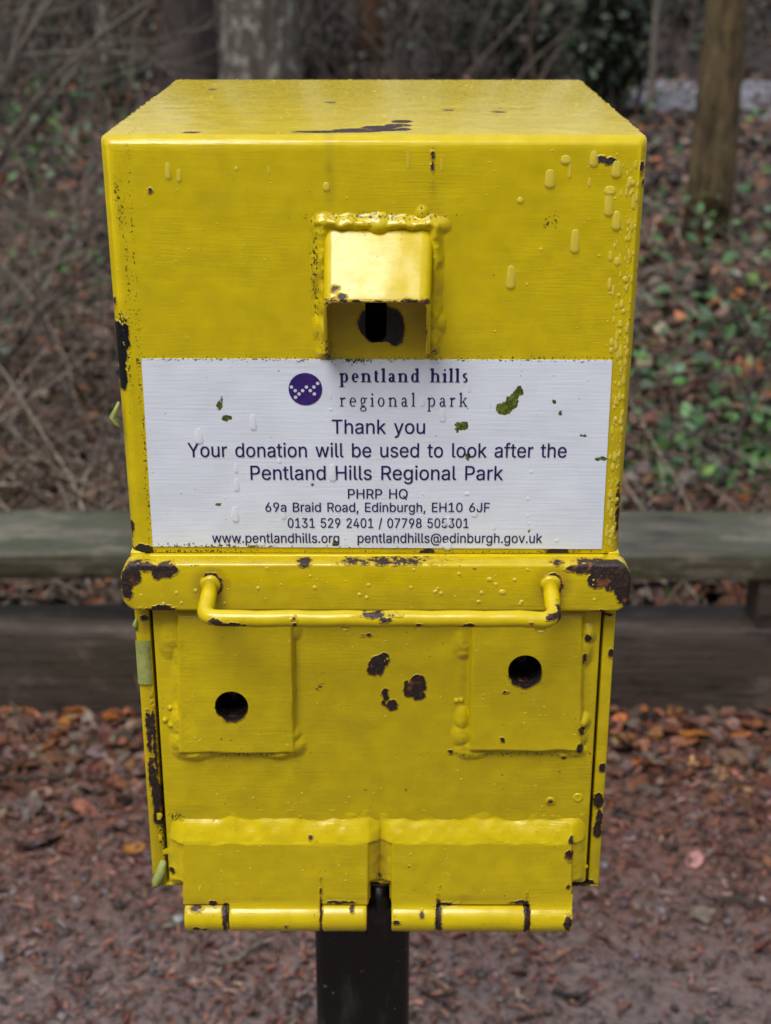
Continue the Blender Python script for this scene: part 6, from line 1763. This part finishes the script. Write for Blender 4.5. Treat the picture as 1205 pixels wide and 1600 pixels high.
tree('tree', 'olive brown tree trunk with pale lichen patches beside the grey footpath', 1106, 372, .225, 8, B_OLIVE, (.004, .02), 9, 1, 1.25, group=None)
tree('tree', 'thick grey lichen-covered tree trunk behind the box roof', 412, 215, .60, 10, B_GREY, (0, .01), 10, 2, 1.3)
tree('tree', 'dark brown tree trunk standing left against the thick grey trunk', 306, 200, .44, 9, B_DARK, (-.005, .02), 9, 3, 1.25)
tree('tree', 'slim reddish brown trunk beside the dark brown trunk', 247, 92, .24, 7, B_RED, (0, 0), 6, 4, 1.15)
tree('young_tree', 'thin pale upright stem just right of the box roof', 1014, 205, .062, 5, B_PALE, (-.002, 0), 6, 5, 1.1, 2.2)
tree('tree', 'slender grey trunk at the far left of the leafy clearing', 168, 135, .22, 8, B_GREY, (-.01, .02), 7, 6, 1.2)
tree('tree', 'dark twin-tone trunk directly right of the thick grey trunk', 510, 120, .38, 9, B_DARK, (.006, .02), 8, 7, 1.2)
tree('tree', 'narrow brown trunk in the shade above the middle of the box roof', 575, 95, .30, 9, B_RED, (.01, .02), 8, 8, 1.2)
tree('tree', 'distant pale trunk in the gap left of the lichen-patched tree', 935, 45, .34, 9, B_PALE, (.012, .02), 8, 9, 1.2)


tree('tree', 'brown trunk rising behind the dark evergreen bush', 715, 92, .26, 9, B_DARK, (-.004, .02), 8, 10, 1.2)
tree('tree', 'slanting brown trunk above the right part of the box roof', 850, 70, .24, 9, B_RED, (.05, .02), 8, 11, 1.2)


# leafless shrubs
def bare_shrub(name, label, base, n, Ln, r0, mat, seed, lean):
    root = empty(name, base)
    tag(root, label, 'shrub')
    rr = np.random.default_rng(seed)
    for s in range(n):
        g = Geo()
        def grow(b, d, L_, r_, lev):
            p, pp = b.copy(), [b.copy()]
            for k in range(8):
                d = d + rr.normal(0, .12, 3) + np.array([lean[0], lean[1], -.015]) * .25
                d /= np.linalg.norm(d)
                p = p + d * L_ / 8
                p[2] = max(p[2], .01)
                pp.append(p.copy())
            v, f = tube(pp, np.linspace(r_, r_ * .3, 9), 6 if lev == 0 else 4, cap=False)
            g.add(v, f)
            if lev < 2:
                for q in range(5 if lev == 0 else 3):
                    k = rr.integers(2, 8)
                    grow(pp[k], d + rr.normal(0, .55, 3), L_ * rr.uniform(.3, .6), r_ * .45, lev + 1)
        d = np.array([rr.normal(lean[0], .35), rr.normal(lean[1], .35), 1.0])
        grow(np.array(base) + np.array([rr.normal(0, .04), rr.normal(0, .04), -.02]), d / np.linalg.norm(d), Ln * rr.uniform(.7, 1.1), r0 * rr.uniform(.6, 1.1), 0)
        link('stem', g.mesh('stem'), mat, root)
    return root


bare_shrub('bare_shrub', 'leafless grey brown shrub arching in at the upper left edge', T(-40, 300), 9, 2.9, .024, B_PALE, 21, (.25, 0))
bare_shrub('bare_shrub', 'leafless twiggy shrub low at the left edge before the rail', T(-40, 650), 6, 1.1, .008, B_DARK, 22, (.25, .1))
bare_shrub('bare_shrub', 'thin brown sapling rising from green bramble right of the box', T(1108, 765), 1, .55, .011, B_DARK, 23, (0, .1))
bare_shrub('bare_shrub', 'dark bare shrub in the shade behind the box roof', T(690, 118), 11, 2.4, .024, B_PALE, 24, (.1, 0))
bare_shrub('bare_shrub', 'dark bare shrub left of the slim reddish trunk', T(190, 80), 8, 2.2, .02, B_DARK, 25, (-.1, 0))
# long dark bramble cane on the left
a, b, c, d = T(-20, 395, .35), T(70, 500, .30), T(105, 600, .14), T(118, 690, .01)
pts = [a + (b - a) * t for t in np.linspace(0, 1, 6)] + [b + (c - b) * t for t in np.linspace(.2, 1, 5)] + [c + (d - c) * t for t in np.linspace(.25, 1, 4)]
pts = np.array(pts) + rng.normal(0, .006, (len(pts), 3))
v, f = tube(pts, np.linspace(.005, .010, len(pts)), 8)
tag(link('bramble_cane', Geo().add(v, f).mesh('bramble_cane'), B_DARK), 'long dark bramble cane arching down on the left', 'branch')
# fallen sticks
for (x0, y0, x1, y1, r_, lab, mt) in ((-20, 1217, 105, 1213, .006, 'dark wet stick lying on leaves at the left below the beam', B_DARK), (1110, 1404, 1230, 1418, .0055, 'brown stick lying on the path at the right edge', B_DARK),
                                      (350, 1510, 412, 1470, .006, 'pale broken stick on the path left of the black post', B_PALE), (868, 1552, 922, 1550, .005, 'short dark stick on the path right of the black post', B_DARK)):
    a, b = T(x0, y0, .012), T(x1, y1, .012)
    pts = [a + (b - a) * t + rng.normal(0, .004, 3) * np.array([1, 1, .4]) for t in np.linspace(0, 1, 7)]
    v, f = tube(pts, np.linspace(r_, r_ * .6, 7), 8, jitter=.3)
    tag(link('fallen_stick', Geo().add(v, f).mesh('fallen_stick'), mt), lab, 'stick')


# evergreen bushes at mid distance
def bush(label, px, py, rx_, ry_, rz_, n, seed, cols, s=(.06, .13)):
    c = T(px, py)
    root = empty('evergreen_bush', c)
    tag(root, label, 'bush')
    rr = np.random.default_rng(seed)
    nb = 46
    cen = rr.normal(0, 1, (nb, 3))
    cen /= np.linalg.norm(cen, axis=1)[:, None]
    cen *= rr.uniform(.3, 1.0, (nb, 1))
    cen = cen * np.array([rx_, ry_, rz_]) + np.array([0, 0, rz_ * .95])
    p = cen[rr.integers(nb, size=n)] + rr.normal(0, .18, (n, 3)) * np.array([rx_, ry_, rz_]) * .8
    p[:, 2] = np.abs(p[:, 2]) + .03
    me = leaves('foliage', p + c, rr.uniform(*s, n), pal(n, cols, [4, 4, 2, 1], rr), .8, .32, rs=rr)
    link('foliage', me, M_GREEN, root, smooth=False)
    g = Geo()
    for i in range(nb):
        b = np.array([rr.normal(0, .08), rr.normal(0, .08), 0])
        m = b * .5 + cen[i] * .5 + rr.normal(0, .1, 3) + np.array([0, 0, .15])
        pts = [(1 - t) ** 2 * b + 2 * t * (1 - t) * m + t * t * cen[i] + c for t in np.linspace(0, 1, 7)]
        v, f = tube(pts, np.linspace(.022, .006, 7), 5, cap=False)
        g.add(v, f)
    link('stems', g.mesh('stems'), B_DARK, root)


EV = [(0.026, 0.042, 0.022), (0.038, 0.060, 0.030), (0.06, 0.09, 0.045), (0.12, 0.16, 0.10)]
bush('dark evergreen bush just behind the right half of the box roof', 830, 122, .85, .6, .55, 750, 31, EV)
bush('dark evergreen bush beside the thin pale upright stem', 955, 175, .42, .5, .85, 1600, 32, EV)
bush('sparse evergreen bush in the shade behind the slim reddish trunk', 140, 75, .9, .7, .7, 1500, 33, EV)
bush('dense evergreen bush far behind the grey footpath', 1080, 35, 1.6, .8, .8, 2200, 34, EV)

# distant wood closing the view all round
M_FARB = simple('far_bark', (0.5, 0.5, 0.5), (1.0, 1.0, 1.0), 6, .9, attr=True, stretch=(3, 3, .6))
rs = np.random.default_rng(77)
g = Geo()
for i in range(330):
    y0 = rs.uniform(22, 48)
    x0 = rs.uniform(-1, 1) * (y0 * .75)
    h_ = rs.uniform(6, 11)
    d0 = rs.uniform(.08, .42)
    ln = rs.normal(0, .03)
    pts = [(x0 + ln * h_ * t + math.sin(t * 4 + i) * .1, y0, h_ * t - .1) for t in np.linspace(0, 1, 8)]
    cc = np.array([(0.06, 0.048, 0.042), (0.10, 0.085, 0.072), (0.035, 0.03, 0.028), (0.085, 0.06, 0.045)][rs.integers(4)])
    v, f = tube(pts, np.linspace(d0 / 2, d0 / 7, 8), 7, cap=False)
    g.add(v, f, (*cc, 1))
    for q in range(7):
        z0 = rs.uniform(.2, h_ * .95)
        az = rs.uniform(0, 6.28)
        L_ = rs.uniform(.6, 2.2)
        pts = [(x0 + ln * z0 + math.cos(az) * L_ * t, y0 + math.sin(az) * L_ * t, z0 + L_ * .45 * t + .2 * math.sin(t * 5)) for t in np.linspace(0, 1, 5)]
        v, f = tube(pts, np.linspace(.03, .008, 5), 4, cap=False)
        g.add(v, f, (*cc, 1))
for i in range(900):                                    # brushwood under the distant trees
    y0 = 11.5 * (26 / 11.5) ** rs.random()
    x0 = rs.uniform(-1, 1) * (y0 * .5)
    if 1.3 < x0 < 5 and y0 < 15.5: continue
    h_ = rs.uniform(.6, 2.6)
    a_ = rs.normal(0, .35, 2)
    pts = [(x0 + a_[0] * h_ * t + .12 * math.sin(t * 5 + i), y0 + a_[1] * h_ * t, h_ * t * (1 - .25 * t) - .03) for t in np.linspace(0, 1, 7)]
    cc = np.array([(0.10, 0.08, 0.068), (0.16, 0.13, 0.11), (0.045, 0.035, 0.03), (0.10, 0.065, 0.045)][rs.integers(4)])
    d0 = rs.uniform(.006, .022)
    v, f = tube(pts, np.linspace(d0, d0 * .3, 7), 4, cap=False)
    g.add(v, f, (*cc, 1))
o = link('far_wood', g.mesh('far_wood'), M_FARB)
tag(o, 'distant mass of bare brown trees closing the view', 'wood', kind='stuff')
n_ = 26000
y = 14.5 * (40 / 14.5) ** rs.random(n_)
x = rs.uniform(-1, 1, n_) * y * .6
hh = 0.4 + 2.2 * vnoise(x * .35 + 40, y * .35, 0, 61) ** 1.5
z = rs.random(n_) ** .8 * hh
o = link('far_undergrowth', leaves('far_undergrowth', np.stack([x, y, z], -1), rs.uniform(.05, .16, n_), pal(n_, EV + [(0.07, 0.045, 0.03), (0.05, 0.04, 0.035), (0.12, 0.09, 0.07)], [2, 2, 1, .4, 6, 6, 2], rs), .8, .3, rs=rs), M_GREEN, smooth=False)
tag(o, 'far dim thicket of evergreens and brush among the distant trees', 'undergrowth', kind='stuff')

# unseen thicket added behind and beside the camera to shut out the low sky
rs = np.random.default_rng(91)
n_ = 15000
az = rs.uniform(R(100), R(440), n_)                     # everywhere but straight ahead
az = az[(np.sin(az) < 0.55)]
n_ = len(az)
rad_ = rs.uniform(8.5, 15, n_)
x, y = rad_ * np.cos(az), rad_ * np.sin(az) - 1.0
z = rs.random(n_) ** .75 * (5.5 + 3.0 * vnoise(az * 3 + 20, 1.5, 0, 71))
o = link('sky_block_thicket', leaves('sky_block_thicket', np.stack([x, y, z], -1), rs.uniform(.35, .8, n_), pal(n_, EV + [(0.07, 0.05, 0.04), (0.05, 0.04, 0.035)], [4, 4, 1, .3, 5, 5], rs), 1.0, .3, rs=rs), M_GREEN, smooth=False)
tag(o, 'unseen evergreen and brown thicket added around the wood to block low sky', 'undergrowth', kind='stuff')
